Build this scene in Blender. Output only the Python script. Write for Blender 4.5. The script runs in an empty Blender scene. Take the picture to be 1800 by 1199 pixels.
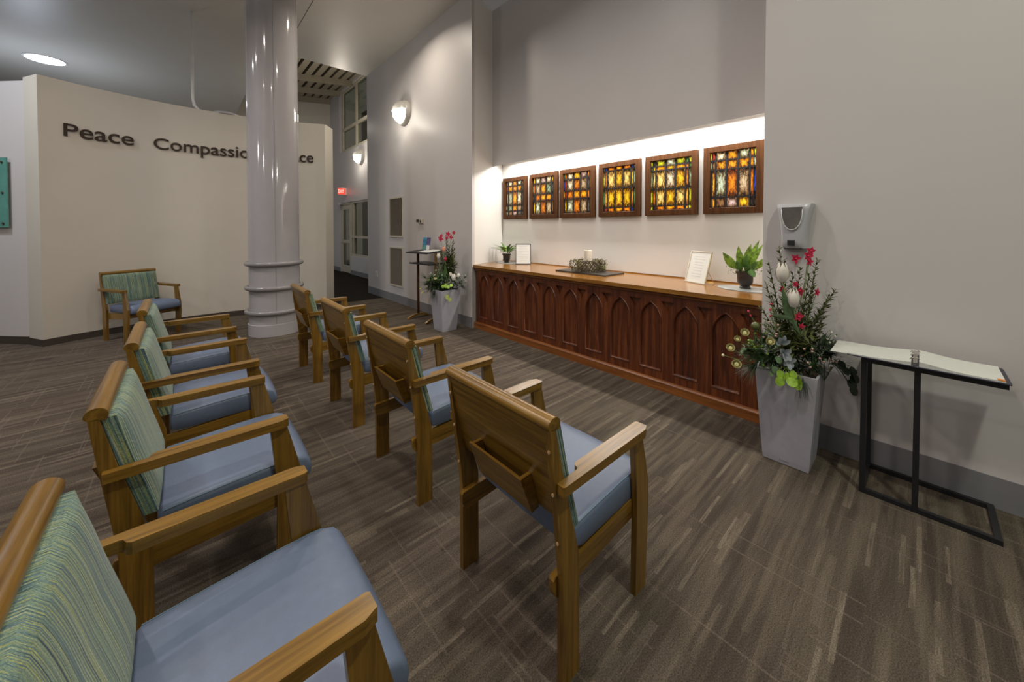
import bpy, bmesh, math, random
from math import sin, cos, pi, radians as RAD
from mathutils import Vector, Matrix, noise

scene = bpy.context.scene
COL = scene.collection

# ------------------------------------------------------------------ camera
cam_d = bpy.data.cameras.new('camera')
cam = bpy.data.objects.new('camera', cam_d)
COL.objects.link(cam)
cam.location = (0, 0, 1.5)
cam.rotation_euler = (RAD(90 - 1.144), 0, RAD(-41.954))
cam_d.sensor_width = 36
cam_d.lens = 36 * 646.97 / 1800
cam_d.shift_y = -(599.5 - 413.97) / 1800
cam_d.clip_start = 0.05
cam_d.clip_end = 100
scene.camera = cam

# ------------------------------------------------------------------ world, exposure
scene.view_settings.view_transform = 'Standard'
scene.view_settings.look = 'None'
scene.view_settings.exposure = 0.0
scene.view_settings.gamma = 1.0
scene.view_settings.use_curve_mapping = False
world = bpy.data.worlds.new('lobby_ambient')
scene.world = world
world.use_nodes = True
wb = world.node_tree.nodes['Background']
wb.inputs[0].default_value = (1.0, 0.93, 0.86, 1)
wb.inputs[1].default_value = 0.10

# ------------------------------------------------------------------ lamps of the hall, and added fill
def area(name, loc, power, color, size=0.2, spread=150, rot=(0, 0, 0), sy=None):
    l = bpy.data.lights.new(name, 'AREA')
    l.energy = power
    l.color = color
    l.size = size
    if sy:
        l.shape = 'RECTANGLE'; l.size_y = sy
    else:
        l.shape = 'DISK'
    l.spread = RAD(spread)
    o = bpy.data.objects.new(name, l)
    o.location = loc
    o.rotation_euler = rot
    COL.objects.link(o)
    return o

WARM = (1.0, 0.90, 0.76)
NEUT = (1.0, 0.95, 0.90)
COOL = (0.80, 0.88, 1.0)
PINK = (1.0, 0.86, 0.79)
PALE = (1.0, 0.955, 0.95)
OLIVE = (0.97, 0.97, 0.82)
GREENISH = (0.97, 1.0, 0.83)
for i, (x, y, p, c) in enumerate([
        (-0.2, 1.2, 36, PINK), (-0.6, 4.3, 38, PINK), (1.7, 2.4, 31, NEUT), (1.3, -1.0, 56, GREENISH),
        (-2.6, 2.6, 28, PINK), (2.35, 5.5, 30, WARM), (-2.3, 5.6, 24, WARM)]):
    area('ceiling_downlight', (x, y, 4.97), p, c, 0.22)
# added unseen fill lamps behind and left of the seats, brightening walls and ceiling
def bulb(name, loc, power, color, r=0.16):
    l = bpy.data.lights.new(name, 'POINT')
    l.energy = power; l.color = color; l.shadow_soft_size = r
    o = bpy.data.objects.new(name, l); o.location = loc
    COL.objects.link(o)
for x, y, p, c in [(-5.2, 1.0, 84, PALE), (-5.2, 4.6, 70, PALE), (-1.5, -4.6, 56, PALE), (2.2, -4.6, 74, OLIVE)]:
    bulb('added_hall_fill', (x, y, 3.6), p, c)
bulb('added_entrance_fill', (3.2, 10.4, 4.3), 42, WARM, 0.12)  # added fill that brightens the entrance passage, no fixture seen here
bulb('back_lobby_lamp', (-2.2, 11.8, 3.5), 75, (0.74, 0.84, 1.0), 0.2)
area('wall_wash_lamp', (-2.55, 6.6, 4.9), 55, COOL, 0.25)
area('niche_strip_lamp', (3.93, 2.64, 2.56), 74, (1.0, 0.95, 0.88), 0.07, 175, (0, 0, 0), 3.75)

# ------------------------------------------------------------------ materials
def new_mat(name):
    m = bpy.data.materials.new(name)
    m.use_nodes = True
    nt = m.node_tree
    b = nt.nodes['Principled BSDF']
    return m, nt, b

def N(nt, kind, **kw):
    n = nt.nodes.new(kind)
    for k, v in kw.items():
        setattr(n, k, v)
    return n

def ramp(nt, stops, interp='LINEAR'):
    r = N(nt, 'ShaderNodeValToRGB')
    cr = r.color_ramp
    cr.interpolation = interp
    while len(cr.elements) < len(stops):
        cr.elements.new(0.5)
    for e, (p, c) in zip(cr.elements, stops):
        e.position = p
        e.color = (*c, 1) if len(c) == 3 else c
    return r

def coords(nt, scale=(1, 1, 1), out='Object'):
    t = N(nt, 'ShaderNodeTexCoord')
    mp = N(nt, 'ShaderNodeMapping')
    mp.inputs['Scale'].default_value = scale
    nt.links.new(t.outputs[out], mp.inputs['Vector'])
    return mp

def noise_n(nt, vec, scale, detail=4, rough=0.55):
    n = N(nt, 'ShaderNodeTexNoise')
    n.inputs['Scale'].default_value = scale
    n.inputs['Detail'].default_value = detail
    n.inputs['Roughness'].default_value = rough
    nt.links.new(vec, n.inputs['Vector'])
    return n

def bump(nt, b, height, strength=0.2, dist=0.01):
    bp = N(nt, 'ShaderNodeBump')
    bp.inputs['Strength'].default_value = strength
    bp.inputs['Distance'].default_value = dist
    nt.links.new(height, bp.inputs['Height'])
    nt.links.new(bp.outputs[0], b.inputs['Normal'])

def plain(name, col, rough=0.5, metal=0.0, var=0.06, nscale=8, spec=0.5, bumpy=0.0, bscale=200, coat=0.0):
    m, nt, b = new_mat(name)
    mp = coords(nt)
    n = noise_n(nt, mp.outputs[0], nscale)
    lo = tuple(max(0, c * (1 - var)) for c in col)
    hi = tuple(min(1, c * (1 + var)) for c in col)
    r = ramp(nt, [(0.3, lo), (0.7, hi)])
    nt.links.new(n.outputs['Fac'], r.inputs[0])
    nt.links.new(r.outputs[0], b.inputs['Base Color'])
    b.inputs['Roughness'].default_value = rough
    b.inputs['Metallic'].default_value = metal
    b.inputs['Specular IOR Level'].default_value = spec
    b.inputs['Coat Weight'].default_value = coat
    if bumpy:
        n2 = noise_n(nt, mp.outputs[0], bscale, 2)
        bump(nt, b, n2.outputs['Fac'], bumpy, 0.003)
    return m

def wood(name, dark, mid, light, axis, rough=0.38, fine=38, coat=0.15):
    m, nt, b = new_mat(name)
    s = [fine] * 3
    s['xyz'.index(axis)] = 1.6
    info = N(nt, 'ShaderNodeObjectInfo')
    t = N(nt, 'ShaderNodeTexCoord')
    add = N(nt, 'ShaderNodeVectorMath', operation='ADD')
    nt.links.new(t.outputs['Object'], add.inputs[0])
    nt.links.new(info.outputs['Random'], add.inputs[1])
    mp = N(nt, 'ShaderNodeMapping')
    mp.inputs['Scale'].default_value = s
    nt.links.new(add.outputs[0], mp.inputs['Vector'])
    n = noise_n(nt, mp.outputs[0], 1.0, 6, 0.6)
    n.inputs['Distortion'].default_value = 0.6
    mp2 = N(nt, 'ShaderNodeMapping')
    s2 = [fine * 6] * 3
    s2['xyz'.index(axis)] = 9
    mp2.inputs['Scale'].default_value = s2
    nt.links.new(add.outputs[0], mp2.inputs['Vector'])
    n2 = noise_n(nt, mp2.outputs[0], 1.0, 3, 0.6)
    mix = N(nt, 'ShaderNodeMath', operation='MULTIPLY_ADD')
    mix.inputs[1].default_value = 0.35
    nt.links.new(n2.outputs['Fac'], mix.inputs[0])
    nt.links.new(n.outputs['Fac'], mix.inputs[2])
    r = ramp(nt, [(0.45, dark), (0.65, mid), (0.88, light)])
    nt.links.new(mix.outputs[0], r.inputs[0])
    nt.links.new(r.outputs[0], b.inputs['Base Color'])
    b.inputs['Roughness'].default_value = rough
    b.inputs['Coat Weight'].default_value = coat
    b.inputs['Coat Roughness'].default_value = 0.25
    bump(nt, b, n2.outputs['Fac'], 0.12, 0.002)
    return m

OAK = dict(dark=(0.085, 0.038, 0.006), mid=(0.165, 0.086, 0.011), light=(0.265, 0.142, 0.020), rough=0.3)
M_oak_x = wood('oak_lengthwise', axis='x', **OAK)
M_oak_y = wood('oak_crosswise', axis='y', **OAK)
M_oak_z = wood('oak_upright', axis='z', **OAK)
CH = dict(dark=(0.040, 0.0085, 0.0028), mid=(0.100, 0.024, 0.0065), light=(0.185, 0.052, 0.014))
M_cherry_z = wood('cherry_upright', axis='z', rough=0.36, fine=26, **CH)
M_cherry_panel = wood('cherry_panel', axis='z', rough=0.36, fine=20,
                      dark=(0.030, 0.0065, 0.0022), mid=(0.085, 0.019, 0.0052), light=(0.19, 0.055, 0.015))
M_cherry_y = wood('cherry_crosswise', axis='y', rough=0.34, fine=24,
                  dark=(0.11, 0.032, 0.008), mid=(0.20, 0.066, 0.015), light=(0.31, 0.11, 0.026))
M_counter = wood('polished_counter_wood', axis='y', rough=0.20, fine=18, coat=0.4,
                 dark=(0.17, 0.064, 0.009), mid=(0.25, 0.106, 0.015), light=(0.33, 0.150, 0.026))
M_frame = wood('walnut_frame', axis='z', rough=0.6, fine=40, coat=0.0,
               dark=(0.032, 0.010, 0.0025), mid=(0.060, 0.021, 0.005), light=(0.095, 0.037, 0.010))
M_frame.node_tree.nodes['Principled BSDF'].inputs['Specular IOR Level'].default_value = 0.15
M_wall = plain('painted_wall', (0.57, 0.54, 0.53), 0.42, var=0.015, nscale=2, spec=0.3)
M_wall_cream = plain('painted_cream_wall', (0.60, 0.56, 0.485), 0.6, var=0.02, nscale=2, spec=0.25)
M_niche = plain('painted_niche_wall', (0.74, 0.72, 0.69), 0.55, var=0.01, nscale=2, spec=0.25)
M_ceiling = plain('ceiling_paint', (0.56, 0.53, 0.48), 0.42, var=0.02, nscale=1.5, spec=0.35)
M_base_grey = plain('grey_vinyl_base', (0.20, 0.20, 0.21), 0.5, var=0.05)
M_base_brown = plain('brown_vinyl_base', (0.055, 0.043, 0.034), 0.5, var=0.08)
M_column = plain('glossy_column_paint', (0.40, 0.385, 0.395), 0.10, var=0.015, coat=0.5)
M_ring = plain('column_ring_paint', (0.24, 0.23, 0.235), 0.14, var=0.02, coat=0.4)
M_seat = plain('blue_vinyl', (0.122, 0.160, 0.240), 0.42, var=0.04, nscale=40, bumpy=0.12, bscale=500)
M_stitch = plain('seam_thread', (0.10, 0.16, 0.22), 0.6)
M_plug = plain('pale_wood_plug', (0.55, 0.36, 0.18), 0.4)
M_black = plain('black_powder_coat', (0.012, 0.012, 0.014), 0.42, var=0.1)
M_planter = plain('silver_grey_planter', (0.37, 0.37, 0.41), 0.42, metal=0.0, var=0.04, nscale=30, bumpy=0.1, bscale=700)
M_letter = plain('dark_bronze_letter', (0.045, 0.030, 0.020), 0.4, metal=0.4)
M_white_plastic = plain('white_plastic', (0.72, 0.72, 0.70), 0.35)
M_grey_plastic = plain('silver_grey_plastic', (0.46, 0.465, 0.49), 0.32, var=0.03)
M_smoke = plain('smoked_plastic_window', (0.13, 0.12, 0.11), 0.15, var=0.2)
M_pot = plain('dark_bronze_pot', (0.030, 0.020, 0.016), 0.4, var=0.15, nscale=60)
M_slate = plain('dark_slate', (0.050, 0.042, 0.034), 0.45, var=0.12, nscale=20)
M_glassmat = plain('frosted_glass_plate', (0.36, 0.40, 0.39), 0.18, var=0.03)
M_candle = plain('ivory_wax', (0.62, 0.54, 0.44), 0.55, var=0.03)
M_gold = plain('brass_wire', (0.55, 0.36, 0.12), 0.3, metal=0.9)
M_chrome = plain('nickel', (0.55, 0.52, 0.47), 0.22, metal=1.0)
M_darkframe = plain('dark_navy_frame', (0.03, 0.028, 0.05), 0.4)
M_acrylic = plain('ivory_acrylic', (0.62, 0.58, 0.48), 0.15)
M_orange = plain('orange_sticker', (0.75, 0.22, 0.02), 0.5)
M_grille_frame = plain('cream_grille_frame', (0.55, 0.50, 0.40), 0.5)
M_grille = plain('bronze_grille', (0.16, 0.125, 0.085), 0.5, metal=0.2)
M_mullion = plain('pale_mullion', (0.52, 0.47, 0.37), 0.45)
M_deck = plain('roof_deck', (0.33, 0.29, 0.22), 0.6)
M_deck_dark = plain('roof_deck_flute', (0.035, 0.028, 0.020), 0.7)
M_night = plain('dark_outside', (0.006, 0.006, 0.005), 0.95)
M_tealglass = plain('teal_glass', (0.10, 0.29, 0.24), 0.2, var=0.12, nscale=5)
M_sconce_body = plain('white_sconce_metal', (0.50, 0.48, 0.44), 0.35)
M_ranunculus = plain('cream_petal', (0.74, 0.70, 0.40), 0.6, var=0.1, nscale=60)
M_ran_green = plain('green_flower_heart', (0.30, 0.36, 0.08), 0.6)
M_white_petal = plain('white_petal', (0.70, 0.66, 0.58), 0.5, var=0.06, nscale=50)
M_red_petal = plain('crimson_petal', (0.50, 0.012, 0.055), 0.5, var=0.2, nscale=60)
M_pink = plain('pink_bud', (0.66, 0.40, 0.36), 0.5, var=0.15, nscale=60)
M_peach = plain('peach_petal', (0.72, 0.30, 0.20), 0.5, var=0.2, nscale=50)
M_dusty = plain('silver_leaf', (0.27, 0.31, 0.33), 0.7, var=0.12, nscale=60)
def leafmat(name, c, var=0.35):
    m = plain(name, c, 0.45, var=var, nscale=35)
    m.node_tree.nodes['Principled BSDF'].inputs['Subsurface Weight'].default_value = 0.0
    return m
M_leaf_olive = leafmat('olive_leaf', (0.080, 0.094, 0.024))
M_leaf_dark = leafmat('dark_leaf', (0.018, 0.036, 0.012))
M_leaf_mid = leafmat('mid_green_leaf', (0.06, 0.12, 0.035))
M_leaf_bright = leafmat('lime_leaf', (0.24, 0.40, 0.03))
M_leaf_tulip = leafmat('tulip_leaf', (0.10, 0.17, 0.075), 0.2)
M_leaf_varieg = leafmat('fresh_green_leaf', (0.19, 0.34, 0.025), 0.7)
M_leaf_lily = leafmat('deep_green_leaf', (0.065, 0.17, 0.022), 0.5)
M_stem = plain('green_stem', (0.12, 0.18, 0.05), 0.5)
M_twig = plain('brown_twig', (0.07, 0.045, 0.022), 0.7, var=0.3, nscale=80)
M_moss = plain('moss_berry', (0.13, 0.11, 0.035), 0.6, var=0.5, nscale=90)

def emis(name, col, strength, base=(0.8, 0.8, 0.8)):
    m, nt, b = new_mat(name)
    b.inputs['Base Color'].default_value = (*base, 1)
    b.inputs['Emission Color'].default_value = (*col, 1)
    b.inputs['Emission Strength'].default_value = strength
    return m
M_globe = emis('lit_sconce_glass', (1.0, 0.94, 0.80), 9.0)
M_downlight = emis('lit_downlight_lens', (0.92, 0.96, 1.0), 14.0)
M_exit = emis('lit_exit_red', (1.0, 0.05, 0.03), 1.6, (0.4, 0.02, 0.02))
M_exit_letter = emis('lit_exit_letter', (1.0, 0.45, 0.35), 1.6)
M_glint = emis('glint_glow', (1.0, 0.97, 0.9), 12.0)  # glow of the globe that imitates a reflection in the entrance glass

def paper_mat(name, base, line, freq, axis='y', amount=0.5):
    m, nt, b = new_mat(name)
    mp = coords(nt)
    w = N(nt, 'ShaderNodeTexWave', wave_type='BANDS', bands_direction=axis.upper())
    w.inputs['Scale'].default_value = freq
    w.inputs['Distortion'].default_value = 0.0
    nt.links.new(mp.outputs[0], w.inputs['Vector'])
    s = [18, 18, 18]
    mp2 = coords(nt, s)
    n = noise_n(nt, mp2.outputs[0], 3.0, 2)
    mul = N(nt, 'ShaderNodeMath', operation='MULTIPLY')
    nt.links.new(w.outputs['Fac'], mul.inputs[0])
    nt.links.new(n.outputs['Fac'], mul.inputs[1])
    r = ramp(nt, [(0.30, base), (0.30 + amount, line)])
    nt.links.new(mul.outputs[0], r.inputs[0])
    nt.links.new(r.outputs[0], b.inputs['Base Color'])
    b.inputs['Roughness'].default_value = 0.55
    return m
M_paper = plain('white_paper', (0.66, 0.66, 0.62), 0.55, var=0.02)
M_page = paper_mat('printed_page', (0.64, 0.65, 0.60), (0.48, 0.50, 0.48), 26, 'x', 0.6)
M_ink = plain('grey_print', (0.52, 0.52, 0.52), 0.6)
M_blue_print = plain('blue_brochure', (0.05, 0.26, 0.42), 0.4, var=0.5, nscale=18)
M_purple_print = plain('purple_brochure', (0.10, 0.08, 0.20), 0.4, var=0.4, nscale=14)

def carpet_mat():
    m, nt, b = new_mat('striped_plank_carpet')
    L = nt.links.new
    t = N(nt, 'ShaderNodeTexCoord')
    jit = noise_n(nt, t.outputs['Object'], 2.2, 2)
    jm = N(nt, 'ShaderNodeVectorMath', operation='MULTIPLY_ADD')
    jm.inputs[1].default_value = (0.0, 0.012, 0.0)
    L(jit.outputs['Color'], jm.inputs[0]); L(t.outputs['Object'], jm.inputs[2])
    def strips(w, h, lo, hi, off, swap=False, shift=0.0):
        """rectangular yarn strips of length w and width h, only the ones above a random threshold"""
        mp = N(nt, 'ShaderNodeMapping')
        mp.inputs['Location'].default_value = (shift, shift*1.7, 0)
        if swap: mp.inputs['Rotation'].default_value = (0, 0, RAD(90))
        L(jm.outputs[0], mp.inputs['Vector'])
        br = N(nt, 'ShaderNodeTexBrick')
        br.inputs['Scale'].default_value = 1.0
        br.inputs['Brick Width'].default_value = w
        br.inputs['Row Height'].default_value = h
        br.inputs['Mortar Size'].default_value = 0.0
        br.inputs['Color1'].default_value = (0, 0, 0, 1)
        br.inputs['Color2'].default_value = (1, 1, 1, 1)
        br.offset = off; br.offset_frequency = 2
        br.squash = 1.35; br.squash_frequency = 3
        L(mp.outputs[0], br.inputs['Vector'])
        r = ramp(nt, [(lo, (0, 0, 0)), (hi, (1, 1, 1))])
        L(br.outputs['Color'], r.inputs[0])
        return r
    def streak(sx, sy, lo, hi, detail=2.0, rough=0.5):
        mp = N(nt, 'ShaderNodeMapping'); mp.inputs['Scale'].default_value = (sx, sy, 1)
        L(t.outputs['Object'], mp.inputs['Vector'])
        n = noise_n(nt, mp.outputs[0], 1.0, detail, rough)
        r = ramp(nt, [(lo, (0, 0, 0)), (hi, (1, 1, 1))])
        L(n.outputs['Fac'], r.inputs[0])
        return r
    broad = streak(1.3, 24, 0.44, 0.68, 3.0)
    wear = streak(5, 70, 0.30, 0.58, 2.0)
    dark = streak(1.2, 9, 0.36, 0.60, 2.0)
    s1 = strips(0.44, 0.034, 0.86, 1.0, 0.41)
    s2 = strips(0.27, 0.017, 0.91, 0.99, 0.63, False, 0.31)
    s3 = strips(0.83, 0.060, 0.70, 1.0, 0.29, False, 0.77)
    s4 = strips(0.36, 0.0085, 0.955, 0.975, 0.37, True, 0.13)
    tone = noise_n(nt, t.outputs['Object'], 0.45, 1)
    tr = ramp(nt, [(0.35, (0.086, 0.067, 0.053)), (0.65, (0.086, 0.073, 0.053))])
    L(tone.outputs['Fac'], tr.inputs[0])
    def mix(fac, a, bcol, amt=1.0):
        mx = N(nt, 'ShaderNodeMix', data_type='RGBA')
        f = N(nt, 'ShaderNodeMath', operation='MULTIPLY'); f.inputs[1].default_value = amt
        L(fac, f.inputs[0]); L(f.outputs[0], mx.inputs[0])
        L(a, mx.inputs[6])
        if isinstance(bcol, tuple): mx.inputs[7].default_value = (*bcol, 1)
        else: L(bcol, mx.inputs[7])
        return mx.outputs[2]
    c = mix(dark.outputs[0], tr.outputs[0], (0.052, 0.040, 0.033), 0.7)
    c = mix(broad.outputs[0], c, (0.160, 0.131, 0.097), 0.52)
    c = mix(s3.outputs[0], c, (0.120, 0.099, 0.075), 0.4)
    c = mix(s4.outputs[0], c, (0.15, 0.12, 0.095), 0.5)
    def both(a, b_):
        q = N(nt, 'ShaderNodeMath', operation='MULTIPLY'); L(a, q.inputs[0]); L(b_, q.inputs[1])
        return q.outputs[0]
    c = mix(both(s1.outputs[0], wear.outputs[0]), c, (0.185, 0.152, 0.115), 0.62)
    c = mix(both(s2.outputs[0], wear.outputs[0]), c, (0.205, 0.170, 0.130), 0.70)
    # pile speckle
    pile = noise_n(nt, t.outputs['Object'], 210, 3, 0.75)
    pr = ramp(nt, [(0.30, (0.30, 0.30, 0.30)), (0.72, (1.65, 1.65, 1.65))])
    L(pile.outputs['Fac'], pr.inputs[0])
    mm = N(nt, 'ShaderNodeMix', data_type='RGBA', blend_type='MULTIPLY')
    mm.inputs[0].default_value = 1.0
    L(c, mm.inputs[6]); L(pr.outputs[0], mm.inputs[7])
    # dark walk-off matting laid in the entrance passage
    sep = N(nt, 'ShaderNodeSeparateXYZ'); L(t.outputs['Object'], sep.inputs[0])
    gy = N(nt, 'ShaderNodeMath', operation='GREATER_THAN'); gy.inputs[1].default_value = 7.74
    L(sep.outputs['Y'], gy.inputs[0])
    gx = N(nt, 'ShaderNodeMath', operation='GREATER_THAN'); gx.inputs[1].default_value = 1.9
    L(sep.outputs['X'], gx.inputs[0])
    an = N(nt, 'ShaderNodeMath', operation='MULTIPLY'); L(gy.outputs[0], an.inputs[0]); L(gx.outputs[0], an.inputs[1])
    matc = mix(broad.outputs[0], tr.outputs[0], (0.018, 0.012, 0.009), 1.0)
    dk = N(nt, 'ShaderNodeMix', data_type='RGBA'); dk.inputs[0].default_value = 0.85
    L(matc, dk.inputs[6]); dk.inputs[7].default_value = (0.010, 0.0075, 0.0065, 1)
    fin = N(nt, 'ShaderNodeMix', data_type='RGBA')
    L(an.outputs[0], fin.inputs[0]); L(mm.outputs[2], fin.inputs[6]); L(dk.outputs[2], fin.inputs[7])
    L(fin.outputs[2], b.inputs['Base Color'])
    b.inputs['Roughness'].default_value = 0.95
    b.inputs['Specular IOR Level'].default_value = 0.1
    bump(nt, b, pile.outputs['Fac'], 0.5, 0.004)
    return m
M_carpet = carpet_mat()

def fabric_mat(name='striped_upholstery', sx=20, sy=250):
    m, nt, b = new_mat(name)
    L = nt.links.new
    info = N(nt, 'ShaderNodeObjectInfo')
    t = N(nt, 'ShaderNodeTexCoord')
    add = N(nt, 'ShaderNodeVectorMath', operation='ADD')
    L(t.outputs['Object'], add.inputs[0]); L(info.outputs['Random'], add.inputs[1])
    sp = N(nt, 'ShaderNodeSeparateXYZ'); L(add.outputs[0], sp.inputs[0])
    sl = N(nt, 'ShaderNodeMath', operation='MULTIPLY_ADD'); sl.inputs[1].default_value = 0.27
    L(sp.outputs['Z'], sl.inputs[0]); L(sp.outputs['X'], sl.inputs[2])
    cb = N(nt, 'ShaderNodeCombineXYZ'); L(sl.outputs[0], cb.inputs[0]); L(sp.outputs['Y'], cb.inputs[1]); L(sp.outputs['Z'], cb.inputs[2])
    mp = N(nt, 'ShaderNodeMapping'); mp.inputs['Scale'].default_value = (sx, sy, 1.6)
    L(cb.outputs[0], mp.inputs['Vector'])
    n = noise_n(nt, mp.outputs[0], 1.0, 1.5, 0.6)
    r = ramp(nt, [(0.31, (0.014, 0.032, 0.055)), (0.38, (0.10, 0.17, 0.125)), (0.43, (0.055, 0.105, 0.17)),
                  (0.49, (0.17, 0.25, 0.18)), (0.54, (0.11, 0.18, 0.14)), (0.59, (0.35, 0.36, 0.11)),
                  (0.64, (0.14, 0.24, 0.21)), (0.71, (0.42, 0.42, 0.32))])
    L(n.outputs['Fac'], r.inputs[0])
    mp2 = N(nt, 'ShaderNodeMapping'); mp2.inputs['Scale'].default_value = (300, 700, 330)
    L(add.outputs[0], mp2.inputs['Vector'])
    n2 = noise_n(nt, mp2.outputs[0], 1.0, 1)
    r2 = ramp(nt, [(0.3, (0.65, 0.65, 0.65)), (0.7, (1.35, 1.35, 1.35))])
    L(n2.outputs['Fac'], r2.inputs[0])
    mm = N(nt, 'ShaderNodeMix', data_type='RGBA', blend_type='MULTIPLY'); mm.inputs[0].default_value = 1
    L(r.outputs[0], mm.inputs[6]); L(r2.outputs[0], mm.inputs[7])
    L(mm.outputs[2], b.inputs['Base Color'])
    b.inputs['Roughness'].default_value = 0.85
    b.inputs['Specular IOR Level'].default_value = 0.2
    b.inputs['Sheen Weight'].default_value = 0.15
    bump(nt, b, n2.outputs['Fac'], 0.3, 0.002)
    return m
M_fabric = fabric_mat()
M_fabric_side = fabric_mat('striped_upholstery_boxing', 150, 14)

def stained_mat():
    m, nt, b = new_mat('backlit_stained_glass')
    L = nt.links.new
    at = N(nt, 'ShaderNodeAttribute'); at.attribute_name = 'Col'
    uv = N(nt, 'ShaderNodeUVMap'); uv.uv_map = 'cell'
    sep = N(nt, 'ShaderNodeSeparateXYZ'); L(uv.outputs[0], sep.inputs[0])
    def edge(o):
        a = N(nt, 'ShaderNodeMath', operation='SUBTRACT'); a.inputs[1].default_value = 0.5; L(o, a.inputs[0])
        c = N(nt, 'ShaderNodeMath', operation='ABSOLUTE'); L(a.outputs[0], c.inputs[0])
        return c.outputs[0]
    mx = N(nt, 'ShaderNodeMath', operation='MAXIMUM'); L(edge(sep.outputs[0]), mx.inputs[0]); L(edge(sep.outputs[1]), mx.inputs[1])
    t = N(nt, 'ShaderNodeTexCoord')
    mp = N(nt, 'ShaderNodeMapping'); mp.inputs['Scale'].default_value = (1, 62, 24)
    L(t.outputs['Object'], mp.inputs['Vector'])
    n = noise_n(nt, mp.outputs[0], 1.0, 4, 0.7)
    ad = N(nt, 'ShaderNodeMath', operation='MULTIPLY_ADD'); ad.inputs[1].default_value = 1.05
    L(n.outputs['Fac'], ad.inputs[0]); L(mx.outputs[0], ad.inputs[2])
    r = ramp(nt, [(0.54, (1.45, 1.45, 1.40)), (0.72, (0.90, 0.78, 0.60)), (0.86, (0.30, 0.17, 0.07)), (0.99, (0.02, 0.014, 0.008))])  # backlight glow painted per cell: bright centres, dark rims, over random mottling
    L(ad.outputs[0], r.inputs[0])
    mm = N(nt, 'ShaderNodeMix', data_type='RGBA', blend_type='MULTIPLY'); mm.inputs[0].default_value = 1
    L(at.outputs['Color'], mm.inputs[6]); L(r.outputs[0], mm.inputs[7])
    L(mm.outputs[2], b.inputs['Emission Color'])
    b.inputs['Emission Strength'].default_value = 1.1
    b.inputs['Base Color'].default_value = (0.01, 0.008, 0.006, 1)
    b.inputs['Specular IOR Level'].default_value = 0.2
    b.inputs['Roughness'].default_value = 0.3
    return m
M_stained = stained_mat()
M_lead = plain('lead_came', (0.016, 0.017, 0.020), 0.6, spec=0.2)

def glass_mat():
    m, nt, b = new_mat('window_glass')
    b.inputs['Base Color'].default_value = (0.55, 0.6, 0.5, 1)
    b.inputs['Roughness'].default_value = 0.02
    b.inputs['Transmission Weight'].default_value = 1.0
    b.inputs['IOR'].default_value = 1.45
    return m
M_glass = glass_mat()

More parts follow.
